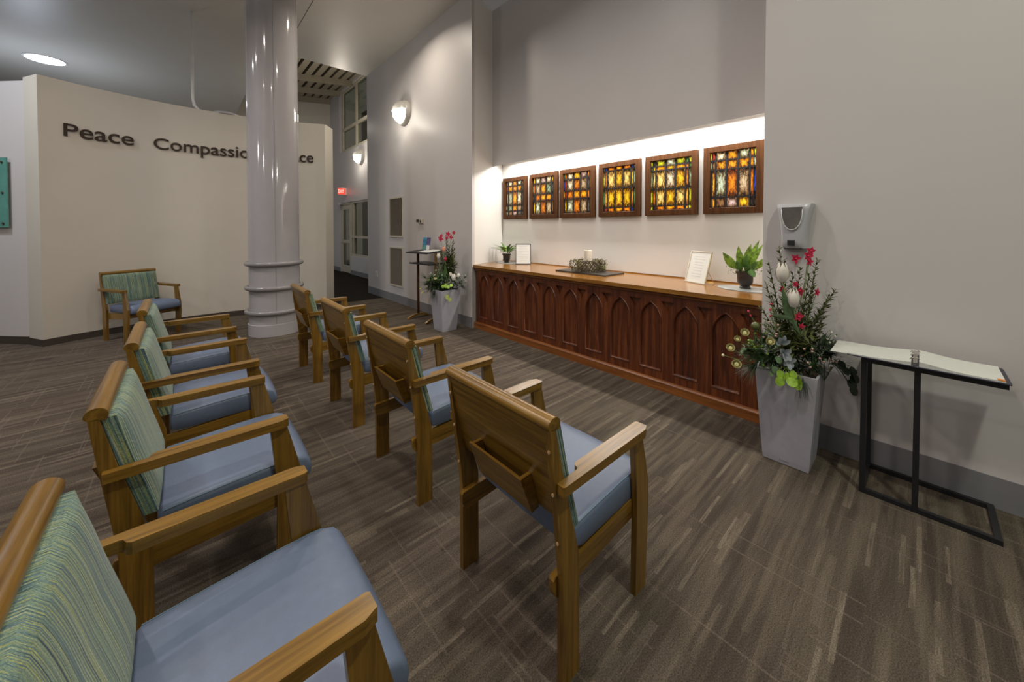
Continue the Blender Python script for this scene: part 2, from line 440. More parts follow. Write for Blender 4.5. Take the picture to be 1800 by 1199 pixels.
# ------------------------------------------------------------------ mesh helpers
class MB:
    def __init__(s): s.bm = bmesh.new()
    def faces(s, verts, faces):
        vs = [s.bm.verts.new(v) for v in verts]
        for f in faces:
            try: s.bm.faces.new([vs[i] for i in f])
            except ValueError: pass
        return vs
    def box(s, x0, x1, y0, y1, z0, z1):
        s.faces([(x0,y0,z0),(x1,y0,z0),(x1,y1,z0),(x0,y1,z0),(x0,y0,z1),(x1,y0,z1),(x1,y1,z1),(x0,y1,z1)],
                [(3,2,1,0),(4,5,6,7),(0,1,5,4),(1,2,6,5),(2,3,7,6),(3,0,4,7)])
        return s
    def prism(s, pts, a0, a1, axis='y'):
        """pts: outline in the two other axes; extruded from a0 to a1"""
        def mk(p, a):
            if axis == 'y': return (p[0], a, p[1])
            if axis == 'x': return (a, p[0], p[1])
            return (p[0], p[1], a)
        n = len(pts)
        s.faces([mk(p, a0) for p in pts] + [mk(p, a1) for p in pts],
                [tuple(range(n))[::-1], tuple(range(n, 2*n))] + [(i, (i+1) % n, n+(i+1) % n, n+i) for i in range(n)])
        return s
    def tube(s, pts, r, seg=8, cap=True):
        pts = [Vector(p) for p in pts]
        rs = r if isinstance(r, (list, tuple)) else [r]*len(pts)
        rings = []
        up = Vector((0, 0, 1))
        for i, p in enumerate(pts):
            d = (pts[min(i+1, len(pts)-1)] - pts[max(i-1, 0)]).normalized()
            a = d.cross(up)
            if a.length < 1e-3: a = d.cross(Vector((1, 0, 0)))
            a.normalize(); b_ = d.cross(a).normalized()
            rings.append([s.bm.verts.new(p + (a*cos(2*pi*k/seg) + b_*sin(2*pi*k/seg))*rs[i]) for k in range(seg)])
        for q, w in zip(rings, rings[1:]):
            for k in range(seg):
                s.bm.faces.new((q[k], q[(k+1) % seg], w[(k+1) % seg], w[k]))
        if cap and seg > 2:
            s.bm.faces.new(rings[0][::-1]); s.bm.faces.new(rings[-1])
        return s
    def lathe(s, prof, c=(0, 0, 0), seg=32, axis='z', closed=False):
        rings = []
        for r, h in prof:
            ring = []
            for k in range(seg):
                a = 2*pi*k/seg
                if axis == 'z': v = (c[0]+r*cos(a), c[1]+r*sin(a), c[2]+h)
                else: v = (c[0]+h, c[1]+r*cos(a), c[2]+r*sin(a))
                ring.append(s.bm.verts.new(v))
            rings.append(ring)
        pairs = list(zip(rings, rings[1:]))
        if closed: pairs.append((rings[-1], rings[0]))
        for q, w in pairs:
            for k in range(seg):
                s.bm.faces.new((q[k], q[(k+1) % seg], w[(k+1) % seg], w[k]))
        if not closed:
            s.bm.faces.new(rings[0][::-1]); s.bm.faces.new(rings[-1])
        return s
    def leaf(s, base, d, up, length, width, curl=0.2, segs=5, shape='lance', fold=0.15):
        base = Vector(base); d = Vector(d).normalized(); up = Vector(up)
        side = d.cross(up)
        if side.length < 1e-3: side = d.cross(Vector((1, 0, 0.3)))
        side.normalize(); nrm = side.cross(d).normalized()
        prev = None
        for i in range(segs+1):
            t = i/segs
            if shape == 'lance': w = width*sin(pi*min(1, 0.04+0.96*t)**0.75)*0.5
            elif shape == 'round': w = width*math.sqrt(max(0, 1-(2*t-1)**2))*0.5
            else: w = width*(1-t)*0.5+width*0.05
            c = base + d*(length*t) - nrm*(curl*length*t*t)
            f = nrm*(w*fold)
            cur = [s.bm.verts.new(c - side*w + f), s.bm.verts.new(c), s.bm.verts.new(c + side*w + f)]
            if prev:
                s.bm.faces.new((prev[0], prev[1], cur[1], cur[0]))
                s.bm.faces.new((prev[1], prev[2], cur[2], cur[1]))
            prev = cur
        return s
    def blob(s, c, r, sub=1, sc=(1, 1, 1)):
        m = Matrix.Translation(c) @ Matrix.Diagonal((r*sc[0], r*sc[1], r*sc[2], 1))
        bmesh.ops.create_icosphere(s.bm, subdivisions=sub, radius=1, matrix=m)
        return s
    def build(s, name, mat, parent=None, smooth=False, bevel=0.0, seg=2, weld=False):
        bm = s.bm
        if weld: bmesh.ops.remove_doubles(bm, verts=bm.verts, dist=1e-5)
        if bevel:
            ed = [e for e in bm.edges if len(e.link_faces) == 2 and e.calc_face_angle(0) > RAD(28)]
            bmesh.ops.bevel(bm, geom=ed, offset=bevel, segments=seg, affect='EDGES', profile=0.5, clamp_overlap=True)
        bmesh.ops.recalc_face_normals(bm, faces=bm.faces)
        me = bpy.data.meshes.new(name)
        bm.to_mesh(me); bm.free()
        for p in me.polygons: p.use_smooth = smooth
        if mat: me.materials.append(mat)
        o = bpy.data.objects.new(name, me)
        COL.objects.link(o)
        if parent: o.parent = parent
        if smooth and bevel == 0:
            pass
        return o

def auto(o, ang=40):
    me = o.data
    bm = bmesh.new(); bm.from_mesh(me)
    for f in bm.faces: f.smooth = True
    for e in bm.edges:
        e.smooth = not (len(e.link_faces) == 2 and e.calc_face_angle(0) > RAD(ang))
    bm.to_mesh(me); bm.free()
    return o

def tag(o, label=None, cat=None, group=None, kind=None):
    if label: o['label'] = label
    if cat: o['category'] = cat
    if group: o['group'] = group
    if kind: o['kind'] = kind
    return o

def thing(name, loc, label, cat, group=None, rz=0):
    o = bpy.data.objects.new(name, None)
    o.empty_display_size = 0.1
    o.location = loc; o.rotation_euler = (0, 0, rz)
    COL.objects.link(o)
    return tag(o, label, cat, group)

def struct(o): return tag(o, kind='structure')

def dup(root, loc, rz, label):
    r = root.copy(); COL.objects.link(r)
    r.location = loc; r.rotation_euler = (0, 0, rz); r['label'] = label
    for ch in list(root.children):
        c = ch.copy(); COL.objects.link(c); c.parent = r
        for g in list(ch.children):
            d = g.copy(); COL.objects.link(d); d.parent = c
    return r

# ------------------------------------------------------------------ setting
XW = 3.228            # face of the long wall
CZ = 5.0              # ceiling
struct(MB().box(-9, 6, -6, 18, -0.1, 0).build('floor', M_carpet))
struct(MB().prism([(-9, -6), (XW+0.1, -6), (XW+0.1, 8.60), (1.3, 8.60), (1.3, 18), (-9, 18)], CZ, CZ+0.1, 'z').build('ceiling', M_ceiling))
struct(MB().box(1.553, 1.561, -1, 8.6, CZ-0.002, CZ+0.01).build('trim_1', M_deck_dark))
struct(MB().prism([(XW, -4), (XW, 0.79), (XW+0.22, 0.711), (XW+0.22, -4)], 0, CZ, 'z').build('wall_right', M_wall))
struct(MB().prism([(XW, 4.48), (XW, 8.60), (XW+0.22, 8.60), (XW+0.22, 4.568)], 0, CZ, 'z').build('wall_right_far', M_wall))
# niche: splayed cheeks, back wall, hanging valance
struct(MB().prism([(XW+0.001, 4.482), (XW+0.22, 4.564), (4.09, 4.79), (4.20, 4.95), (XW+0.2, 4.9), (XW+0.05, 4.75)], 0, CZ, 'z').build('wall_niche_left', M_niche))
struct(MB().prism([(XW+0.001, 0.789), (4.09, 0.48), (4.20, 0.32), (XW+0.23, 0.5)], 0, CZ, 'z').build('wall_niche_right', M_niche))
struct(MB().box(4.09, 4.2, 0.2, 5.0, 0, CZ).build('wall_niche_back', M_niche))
struct(MB().box(3.786, 3.793, 0.55, 4.70, 2.50, CZ).build('wall_valance', M_wall))
struct(MB().box(XW-0.006, XW, -4, 0.79, 0, 0.168).build('baseboard_right', M_base_grey))
struct(MB().box(XW-0.006, XW, 4.48, 8.60, 0, 0.160).build('baseboard_right_far', M_base_grey))

# curved lettered wall
CC = Vector((0.36, 4.41)); CR = 3.42; WT = 3.42
def arc(r, a0, a1, n):
    return [(CC.x + r*sin(RAD(a0+(a1-a0)*i/n)), CC.y + r*cos(RAD(a0+(a1-a0)*i/n))) for i in range(n+1)]
fr = arc(CR, -29.3, 28.7, 60)
bk = arc(CR+0.33, -29.3, 29.6, 60)
auto(struct(MB().prism(fr + bk[::-1], 0, WT, 'z').build('wall_lettered', M_wall_cream)), 30)
fr2 = arc(CR-0.006, -29.4, 28.75, 60); bk2 = arc(CR+0.336, -29.4, 29.7, 60)
auto(struct(MB().prism(fr2 + bk2[::-1], 0, 0.088, 'z').build('baseboard_lettered', M_base_brown)), 30)
# wall running off to the left behind it
p0 = Vector((-1.472, 7.676)); dl = Vector((-0.27, 0.28)).normalized(); nl = Vector((dl.y, -dl.x)) * -1
p1 = p0 + dl*3.2
struct(MB().prism([tuple(p0), tuple(p1), tuple(p1 + nl*-0.25), tuple(p0 + nl*-0.25)], 0, 3.38, 'z').build('wall_left', M_wall))
q0 = p0 + nl*0.006; q1 = p1 + nl*0.006
struct(MB().prism([tuple(q0), tuple(q1), tuple(p1), tuple(p0)], 0, 0.10, 'z').build('baseboard_left', M_base_brown))

# entrance passage behind the far end of the long wall
XV = 4.103
ve = MB()
ve.box(XV, XV+0.2, 8.6, 10.2, 0, 6.4)
ve.box(XV, XV+0.2, 10.2, 13.46, 2.36, 4.05)
ve.box(XV, XV+0.2, 10.2, 12.42, 0, 0.60)
ve.box(XV, XV+0.2, 13.46, 16, 0, 6.4)
ve.box(XV, XV+0.2, 10.2, 13.46, 6.1, 6.4)
struct(ve.build('wall_entry', M_wall))
struct(MB().box(XW+0.2, XV+0.2, 8.5, 8.6, 0, 6.2).build('wall_return', M_wall))
struct(MB().box(-2, XV+0.2, 14.5, 14.7, 0, 6.4).build('wall_end', M_wall_cream))
eb = MB(); eb.box(XV-0.008, XV, 8.6, 12.42, 0, 0.14); eb.box(XV-0.008, XV, 13.46, 14.49, 0, 0.14)
struct(eb.build('baseboard_entry', M_base_grey))
struct(MB().box(-2, XV, 14.492, 14.5, 0, 0.14).build('baseboard_end', M_base_grey))
# sloping roof deck with flutes and beams
def zd(x): return 6.0 + 0.125*(x-2.65)
dk = MB()
k = 0.5
while k < XV:
    dk.prism([(k, zd(k)), (k+0.17, zd(k+0.17)), (k+0.17, zd(k+0.17)+0.1), (k, zd(k)+0.1)], 8.6, 14.6, 'y'); k += 0.25
struct(dk.build('ceiling_deck', M_deck))
struct(MB().prism([(0.3, zd(0.3)+0.09), (XV+0.3, zd(XV+0.3)+0.09), (XV+0.3, zd(XV+0.3)+0.2), (0.3, zd(0.3)+0.2)], 8.6, 14.6, 'y').build('ceiling_flutes', M_deck_dark))
for i, y in enumerate((12.15, 13.35, 14.38)):
    b = MB(); b.prism([(0.3, zd(0.3)-0.17), (XV, zd(XV)-0.17), (XV, zd(XV)), (0.3, zd(0.3))], y, y+0.09, 'y')
    struct(b.build('trim_%d' % (i+2), M_deck))
struct(MB().box(XW, XV, 8.58, 8.62, CZ, 6.3).build('trim_5', M_wall))
struct(MB().box(0.9, XW+0.1, 8.55, 8.60, CZ+0.1, 6.2).build('trim_6', M_ceiling))

def glazed(name, ys, zs, sill=0.06, depth=0.1, kind='structure'):
    """frame with mullions at every y in ys and rail at every z in zs, one pane each"""
    f = MB()
    for y in ys: f.box(XV+0.02, XV+0.02+depth, y-sill/2, y+sill/2, zs[0], zs[-1])
    for z in zs: f.box(XV+0.021, XV+0.019+depth, ys[0], ys[-1], z-sill/2, z+sill/2)
    o = struct(f.build(name, M_mullion))
    for a, b_ in zip(ys, ys[1:]):
        for c, d in zip(zs, zs[1:]):
            MB().box(XV+0.065, XV+0.072, a+sill/2, b_-sill/2, c+sill/2, d-sill/2).build('pane', M_glass, o)
    return o
glazed('window_1', [10.23, 11.9, 13.2], [4.08, 4.80, 6.08], 0.09)
glazed('window_2', [10.23, 12.22, 12.38], [0.63, 1.22, 2.33], 0.07)
d = MB()
for y in (12.46, 13.42): d.box(XV+0.02, XV+0.12, y-0.035, y+0.035, 0, 2.36)
d.box(XV+0.02, XV+0.12, 12.46, 13.42, 2.28, 2.36)
door = struct(d.build('door_1', M_mullion))
l = MB()
for y in (12.56, 13.32): l.box(XV+0.03, XV+0.075, y-0.06, y+0.06, 0.01, 2.27)
for z, h in ((0.13, 0.12), (1.05, 0.05), (2.2, 0.07)): l.box(XV+0.031, XV+0.074, 12.56, 13.32, z-h, z+h)
lf = l.build('door_leaf', M_mullion, door)
for z0, z1 in ((0.25, 1.0), (1.10, 2.13)):
    MB().box(XV+0.05, XV+0.056, 12.62, 13.26, z0, z1).build('pane', M_glass, lf)
MB().tube([(XV+0.02, 12.66, 1.0), (XV-0.04, 12.66, 1.0), (XV-0.04, 13.2, 1.0), (XV+0.02, 13.2, 1.0)], 0.016).build('push_bar', M_chrome, lf)
MB().box(XV-0.06, XV+0.02, 13.2, 13.5, 2.30, 2.38).build('door_closer', M_white_plastic, door)
struct(MB().box(XV+2.4, XV+2.5, 7, 18, -0.1, 7).build('wall_outside', M_night))
st = thing('glint_standin', (XV+1.7, 13.6, 0), 'added glowing globe outside, standing in for a reflection in the entrance glazing', 'lamp')  # added glow on a post, imitating a white reflection in the glass
MB().tube([(0, 0, 0), (0, 0, 1.42)], 0.02).build('glint_post', M_black, st)
MB().blob((0, 0, 1.48), 0.07, 2).build('glint_globe', M_glint, st, True)
# exit sign
ex = thing('exit_sign', (XV-0.16, 12.75, 2.60), 'red lit exit sign high beside the entrance door', 'sign')
MB().box(-0.02, 0.16, 0.0, 0.06, 0, 0.22).build('housing', M_white_plastic, ex, bevel=0.008)
MB().box(-0.12, 0.10, -0.012, 0.0, 0.005, 0.205).build('face', M_exit, ex)
def text_mesh(s, size, depth=0.004, fat=0.0):
    cu = bpy.data.curves.new('t', 'FONT'); cu.body = s; cu.size = size; cu.extrude = depth; cu.offset = fat
    ob = bpy.data.objects.new('t', cu); COL.objects.link(ob)
    bpy.context.view_layer.update()
    dg = bpy.context.evaluated_depsgraph_get()
    me = bpy.data.meshes.new_from_object(ob.evaluated_get(dg))
    bpy.data.objects.remove(ob)
    return me
me = text_mesh('EXIT', 0.15, 0.002)
for v in me.vertices: v.co = Vector((v.co.x*0.56-0.112, -0.013-v.co.z, v.co.y+0.055))
me.materials.clear(); me.materials.append(M_exit_letter)
o = bpy.data.objects.new('exit_lettering', me); COL.objects.link(o); o.parent = ex

# ------------------------------------------------------------------ column
cl = thing('column', (1.004, 6.27, 0), 'thick round glossy white column with three rings near its foot', 'column')
RC = 0.328
auto(MB().lathe([(RC-0.012, 0.16), (RC-0.012, CZ)], seg=72).build('shaft', M_column, cl))
auto(MB().lathe([(RC, 0), (RC, 0.158), (RC-0.004, 0.162)], seg=72).build('plinth', M_column, cl))
for z in (0.326, 0.663, 1.0):
    MB().lathe([(RC-0.012+0.026+0.026*cos(a), z+0.030*sin(a)) for a in [2*pi*i/14 for i in range(14)]], seg=72, closed=True).build('ring', M_ring, cl, True)
sa = math.atan2(-6.27, -1.004) + 0.045
MB().tube([(cos(sa)*(RC-0.012), sin(sa)*(RC-0.012), 0.165), (cos(sa)*(RC-0.012), sin(sa)*(RC-0.012), CZ)], 0.0022, 6).build('seam', M_base_grey, cl)

# ------------------------------------------------------------------ lettering on the curved wall
CAP = 0.165
def wall_word(word, a0, a1, label):
    am = RAD((a0+a1)/2)
    org = Vector((CC.x + CR*sin(am), CC.y + CR*cos(am), 2.705))
    w = thing('wall_lettering', org, label, 'lettering', 'words on the curved wall')
    size = CAP/0.716
    items = []
    full = text_mesh(word, size, fat=0.0019)
    ymax = None
    xs = [v.co.x for v in full.vertices]; X0, X1 = min(xs), max(xs)
    cap = max(v.co.y for v in full.vertices)
    sy = CAP/cap
    for i, ch in enumerate(word):
        pre = text_mesh(word[:i+1], size, fat=0.0019)
        xe = max(v.co.x for v in pre.vertices)
        m = text_mesh(ch, size, fat=0.0019)
        off = xe - max(v.co.x for v in m.vertices)
        lc_ = 1.15 if ch.islower() else 1.0
        for v in m.vertices:
            v.co.y *= lc_
            t = (v.co.x + off - X0)/(X1-X0)
            a = RAD(a0 + (a1-a0)*t)
            r = CR - 0.012 - v.co.z*1.2
            v.co = Vector((CC.x + r*sin(a), CC.y + r*cos(a), 2.705 + v.co.y*sy)) - org
        m.materials.clear(); m.materials.append(M_letter)
        o = bpy.data.objects.new('letter', m); COL.objects.link(o); o.parent = w
wall_word('Peace', -25.75, -14.55, 'dark bronze letters spelling Peace on the curved cream wall')
wall_word('Compassion', -11.0, 11.2, 'dark bronze letters spelling Compassion on the curved wall, partly behind the column')
wall_word('Grace', 14.9, 25.45, 'dark bronze letters ending in ce, right of the round column')

# teal plaque
pq = thing('glass_plaque', (0, 0, 0), 'pale teal glass panel on standoffs on the left wall', 'plaque')
pa = Vector((-1.612, 7.818)) + nl*0.03
pb = pa + dl*0.75
MB().prism([tuple(pa), tuple(pb), tuple(pb + nl*0.012), tuple(pa + nl*0.012)], 1.51, 2.40, 'z').build('glass_pane', M_tealglass, pq)
for t in (0.06, 0.69):
    for z in (1.56, 1.95, 2.34):
        c = pa + dl*t
        MB().tube([(c.x-nl.x*0.03, c.y-nl.y*0.03, z), (c.x+nl.x*0.022, c.y+nl.y*0.022, z)], 0.014, 10).build('standoff', M_base_brown, pq)

# conduit and disc above the lettered wall
MB().tube([(0.17, 7.95, CZ), (0.17, 7.95, 3.60), (0.19, 7.95, 3.50), (0.24, 7.96, 3.44), (0.30, 7.97, 3.43)], 0.02, 8).build('conduit', M_white_plastic, None, True)
tag(bpy.data.objects['conduit'], 'thin white conduit dropping from the ceiling to the top of the curved wall', 'pipe')
auto(tag(MB().lathe([(0.21, 0), (0.21, 0.02), (0.16, 0.045), (0.05, 0.055)], (0.60, 8.00, WT), 32).build('access_point', M_grey_plastic), 'flat grey disc lying on top of the curved wall', 'device'))
# recessed downlight
dn = thing('ceiling_light', (-2.05, 12.2, CZ), 'round lit downlight in the ceiling above the curved wall', 'light')
auto(MB().lathe([(0.27, -0.012), (0.27, 0)], seg=40).build('lens', M_downlight, dn))
auto(MB().lathe([(0.27, -0.014), (0.30, -0.014), (0.30, 0), (0.27, 0)], seg=40, closed=True).build('trim_ring', M_white_plastic, dn))
area('downlight_beam', (-2.05, 12.2, CZ-0.03), 40, COOL, 0.5)

# ------------------------------------------------------------------ sconces
def sconce(loc, label):
    s = thing('wall_sconce', loc, label, 'wall lamp', 'round wall sconces')
    auto(MB().lathe([(0.235, 0), (0.235, -0.06), (0.215, -0.085), (0.20, -0.085)], seg=40, axis='x').build('base_ring', M_sconce_body, s))
    g = MB()
    prof = [(0.19*cos(a), -0.085 - 0.15*sin(a)) for a in [pi/2*i/10 for i in range(11)]]
    prof[-1] = (0.004, prof[-1][1])
    g.lathe(prof, seg=40, axis='x')
    g.build('globe', M_globe, s, True)
    # eyelid hood over the upper half
    h = MB()
    n, m_ = 10, 20
    gr = []
    for i in range(n+1):
        a = pi/2*i/n*0.98
        row = []
        for j in range(m_+1):
            t = RAD(8) + (pi-RAD(16))*j/m_
            row.append(h.bm.verts.new((-0.083-0.165*sin(a), 0.203*cos(a)*cos(t), 0.203*cos(a)*sin(t)+0.01)))
        gr.append(row)
    for i in range(n):
        for j in range(m_):
            h.bm.faces.new((gr[i][j], gr[i][j+1], gr[i+1][j+1], gr[i+1][j]))
    h.build('hood', M_sconce_body, s, True)
    pl = bpy.data.lights.new('sconce_lamp', 'POINT'); pl.energy = 11; pl.color = (1, 0.93, 0.80); pl.shadow_soft_size = 0.08
    po = bpy.data.objects.new('sconce_lamp', pl); COL.objects.link(po)
    po.location = Vector(loc) + Vector((-0.42, 0, -0.16))
sconce((XW, 6.66, 3.70), 'round white sconce with half hood high on the wall above the grilles')
sconce((XV, 11.4, 3.66), 'round white sconce above the entrance door glazing')

# ------------------------------------------------------------------ grilles, outlet, thermostat
def grille(z0, z1, label):
    y0, y1 = 6.76, 7.39
    g = thing('wall_grille', (XW, (y0+y1)/2, z0), label, 'air grille', 'air grilles in the far wall')
    h = z1-z0; w = (y1-y0)/2
    f = MB()
    f.box(-0.018, 0, -w, -w+0.03, 0, h); f.box(-0.018, 0, w-0.03, w, 0, h)
    f.box(-0.018, 0, -w+0.03, w-0.03, 0, 0.03); f.box(-0.018, 0, -w+0.03, w-0.03, h-0.03, h)
    f.build('frame', M_grille_frame, g)
    s = MB()
    z = 0.035
    while z < h-0.04:
        s.faces([(-0.012, -w+0.03, z), (-0.012, w-0.03, z), (-0.003, w-0.03, z+0.017), (-0.003, -w+0.03, z+0.017)], [(0, 1, 2, 3)])
        z += 0.016
    s.box(-0.004, -0.001, -w+0.03, w-0.03, 0.03, h-0.03)
    s.build('louvres', M_grille, g)
grille(1.315, 2.125, 'upper of the two brown louvred grilles on the far wall')
grille(0.325, 1.125, 'lower of the two brown louvred grilles, just above the baseboard')
ou = thing('power_outlet', (XW, 8.10, 0.42), 'small outlet plate low on the far wall left of the grilles', 'outlet')
MB().box(-0.006, 0, -0.06, 0.06, 0, 0.12).build('plate', M_white_plastic, ou, bevel=0.002)
for z in (0.025, 0.07): MB().box(-0.009, -0.005, -0.022, 0.022, z, z+0.028).build('socket', M_grille_frame, ou)
th = thing('wall_switch', (XW, 6.05, 1.585), 'small switch box on the far wall above the lectern', 'switch')
MB().box(-0.03, 0, -0.10, 0.04, 0, 0.075).build('housing', M_mullion, th, bevel=0.004)
MB().box(-0.045, -0.028, 0.035, 0.10, 0.02, 0.07).build('knob', M_black, th, bevel=0.004)
MB().box(-0.036, -0.028, -0.045, -0.02, 0.012, 0.06).build('lever', M_black, th)

# ------------------------------------------------------------------ credenza
cr = thing('credenza', (3.30, 2.64, 0), 'long dark cherry credenza carved with a row of pointed arches', 'credenza')
CO = Vector((3.30, 2.64, 0))
Y0, Y1 = 0.80 - CO.y, 4.485 - CO.y
ARCH = [1.059 + 0.3230*k - CO.y for k in range(11)]
HW, ZB, ZS, ZA = 0.112, 0.165, 0.62, 0.812
def arch_outline(c, inset=0.0, n=8):
    w = HW - inset; zb = ZB + inset; za = ZA - inset*1.35
    pts = [(c - w, zb), (c - w, ZS)]
    # two arcs meeting at the apex
    h = za - ZS
    R_ = (h*h + w*w)/(2*w)
    a_end = math.asin(min(1, h/R_))
    for i in range(1, n+1):
        a = a_end*i/n
        pts.append((c - w + R_ - R_*cos(a), ZS + R_*sin(a)))
    for i in range(n-1, -1, -1):
        a = a_end*i/n
        pts.append((c + w - R_ + R_*cos(a), ZS + R_*sin(a)))
    pts.append((c + w, zb))
    return pts
def tri_outline(c, inset=0.0):
    w = 0.060 - inset*1.3; zt = 0.822 - inset; zb = 0.716 + inset*2.2
    hw = w
    return [(c - hw, zt), (c - hw*0.42, (zt+zb)/2), (c, zb), (c + hw*0.42, (zt+zb)/2), (c + hw, zt)]
TRI = [ARCH[0] - 0.1615 + 0.323*k for k in range(12)]
fb = MB(); bm = fb.bm
def loop(pts, x):
    vs = [bm.verts.new((x, p[0], p[1])) for p in pts]
    es = [bm.edges.new((vs[i], vs[(i+1) % len(vs)])) for i in range(len(vs))]
    return vs, es
edges = []
ZF0, ZF1 = 0.08, 0.885
outer, e = loop([(Y0, ZF0), (Y1, ZF0), (Y1, ZF1), (Y0, ZF1)], 0.0); edges += e
holes = []
for c in ARCH: vs, e = loop(arch_outline(c), 0.0); edges += e; holes.append(('a', c, vs))
for c in TRI:
    if Y0+0.06 < c < Y1-0.06:
        vs, e = loop(tri_outline(c), 0.0); edges += e; holes.append(('t', c, vs))
bmesh.ops.triangle_fill(bm, use_beauty=True, use_dissolve=False, edges=edges, normal=(-1, 0, 0))
# triangular recesses
for kind, c, vs in holes:
    if kind == 't':
        inn = [bm.verts.new((0.030, p[0], p[1])) for p in tri_outline(c, 0.005)]
        for i in range(len(vs)):
            j = (i+1) % len(vs)
            bm.faces.new((vs[i], vs[j], inn[j], inn[i]))
        bm.faces.new(inn)
# body sides and back so the cabinet is closed
fb.box(0.001, 0.50, Y0, Y0+0.02, ZF0, ZF1); fb.box(0.001, 0.50, Y1-0.02, Y1, ZF0, ZF1); fb.box(0.50, 0.52, Y0, Y1, ZF0, ZF1)
fb.build('cabinet_front', M_cherry_z, cr)
for c in ARCH:
    p = MB(); b_ = p.bm
    prof = [(0.0, 0.0), (0.004, -0.006), (0.010, -0.003), (0.014, 0.010), (0.018, 0.020), (0.024, 0.020)]
    loops = []
    for ins, dx in prof:
        loops.append([b_.verts.new((dx, q[0], q[1])) for q in arch_outline(c, ins)])
    for A, B in zip(loops, loops[1:]):
        for i in range(len(A)):
            j = (i+1) % len(A)
            b_.faces.new((A[i], A[j], B[j], B[i]))
    b_.faces.new(loops[-1])
    auto(p.build('arched_panel', M_cherry_panel, cr), 50)
for y in (2.377, 3.486, 1.27):
    MB().box(-0.0015, 0.002, y-CO.y-0.0015, y-CO.y+0.0015, 0.09, 0.88).build('joint', M_base_brown, cr)
pl = MB(); pl.prism([(-0.03, 0), (-0.03, 0.076), (-0.022, 0.088), (0.0, 0.092), (0.02, 0.092), (0.02, 0)], Y0-0.01, Y1+0.005, 'y')
pl.build('plinth', M_cherry_y, cr)
mo = MB(); mo.prism([(0.02, 0.872), (0.0, 0.872), (-0.012, 0.880), (-0.012, 0.892), (-0.026, 0.905), (-0.026, 0.911), (0.02, 0.911)], Y0, Y1, 'y')
mo.build('cornice_moulding', M_cherry_y, cr)
tp = MB()
tp.prism([(-0.050, Y0-0.005), (-0.050, Y1+0.008), (0.778, 4.772-CO.y), (0.778, 0.51-CO.y)], 0.912, 0.950, 'z')
tp.build('countertop', M_counter, cr, bevel=0.008, seg=3)
bs = MB(); bs.prism([(0.776, 4.772-CO.y), (0.786, 4.775-CO.y), (0.786, 0.505-CO.y), (0.776, 0.51-CO.y)], 0.94, 0.962, 'z')
bs.build('back_lip', M_counter, cr)

# ------------------------------------------------------------------ stained glass panels
CLR = dict(W=(0.95, 0.86, 0.66), T=(0.58, 0.44, 0.28), A=(1.0, 0.44, 0.015), O=(0.80, 0.25, 0.01), Y=(0.92, 0.56, 0.02),
           P=(0.60, 0.68, 0.52), G=(0.32, 0.44, 0.30), M=(0.55, 0.40, 0.40), D=(0.10, 0.09, 0.08), C=(0.95, 0.72, 0.22),
           L=(0.62, 0.68, 0.03), R=(0.55, 0.05, 0.02), B=(0.02, 0.05, 0.50), K=(0.03, 0.022, 0.015), X=(0.30, 0.16, 0.07), E=(0.08, 0.22, 0.05))
PAN = {
 1: dict(rows=[.13, .17, .40, .17, .13], main=['WAP', 'AAA', 'PAW', 'GAT', 'XMD'], lb=['DDKYG', 'XRTDG'], rb=['XDDDD', 'DKDDK']),
 2: dict(rows=[.16, .30, .17, .37], main=['WMW', 'TAG', 'OAA', 'POT'], lb=['KGDK', 'YOKY'], rb=['YDDX', 'KGYK']),
 3: dict(rows=[.15, .29, .20, .36], main=['WYM', 'WOT', 'OAA', 'POT'], lb=['EBYK', 'ORRY'], rb=['ODOD', 'KOKX']),
 4: dict(rows=[.07, .41, .43, .09], main=['OAO', 'CYC', 'YYY', 'OAO'], lb=['DLEK', 'BOAR'], rb=['BYOB', 'DGEK']),
 5: dict(rows=[.12, .08, .38, .34, .08], main=['LPL', 'AYA', 'CWY', 'CYC', 'OAO'], lb=['LEGLL', 'KYCOK'], rb=['EOOAA', 'LEGLL']),
 6: dict(rows=[.15, .17, .50, .18], main=['WAP', 'AAA', 'POT', 'XMY'], lb=['LGKD', 'RXAA'], rb=['AAOK', 'LPBK']),
}
FX = 4.04
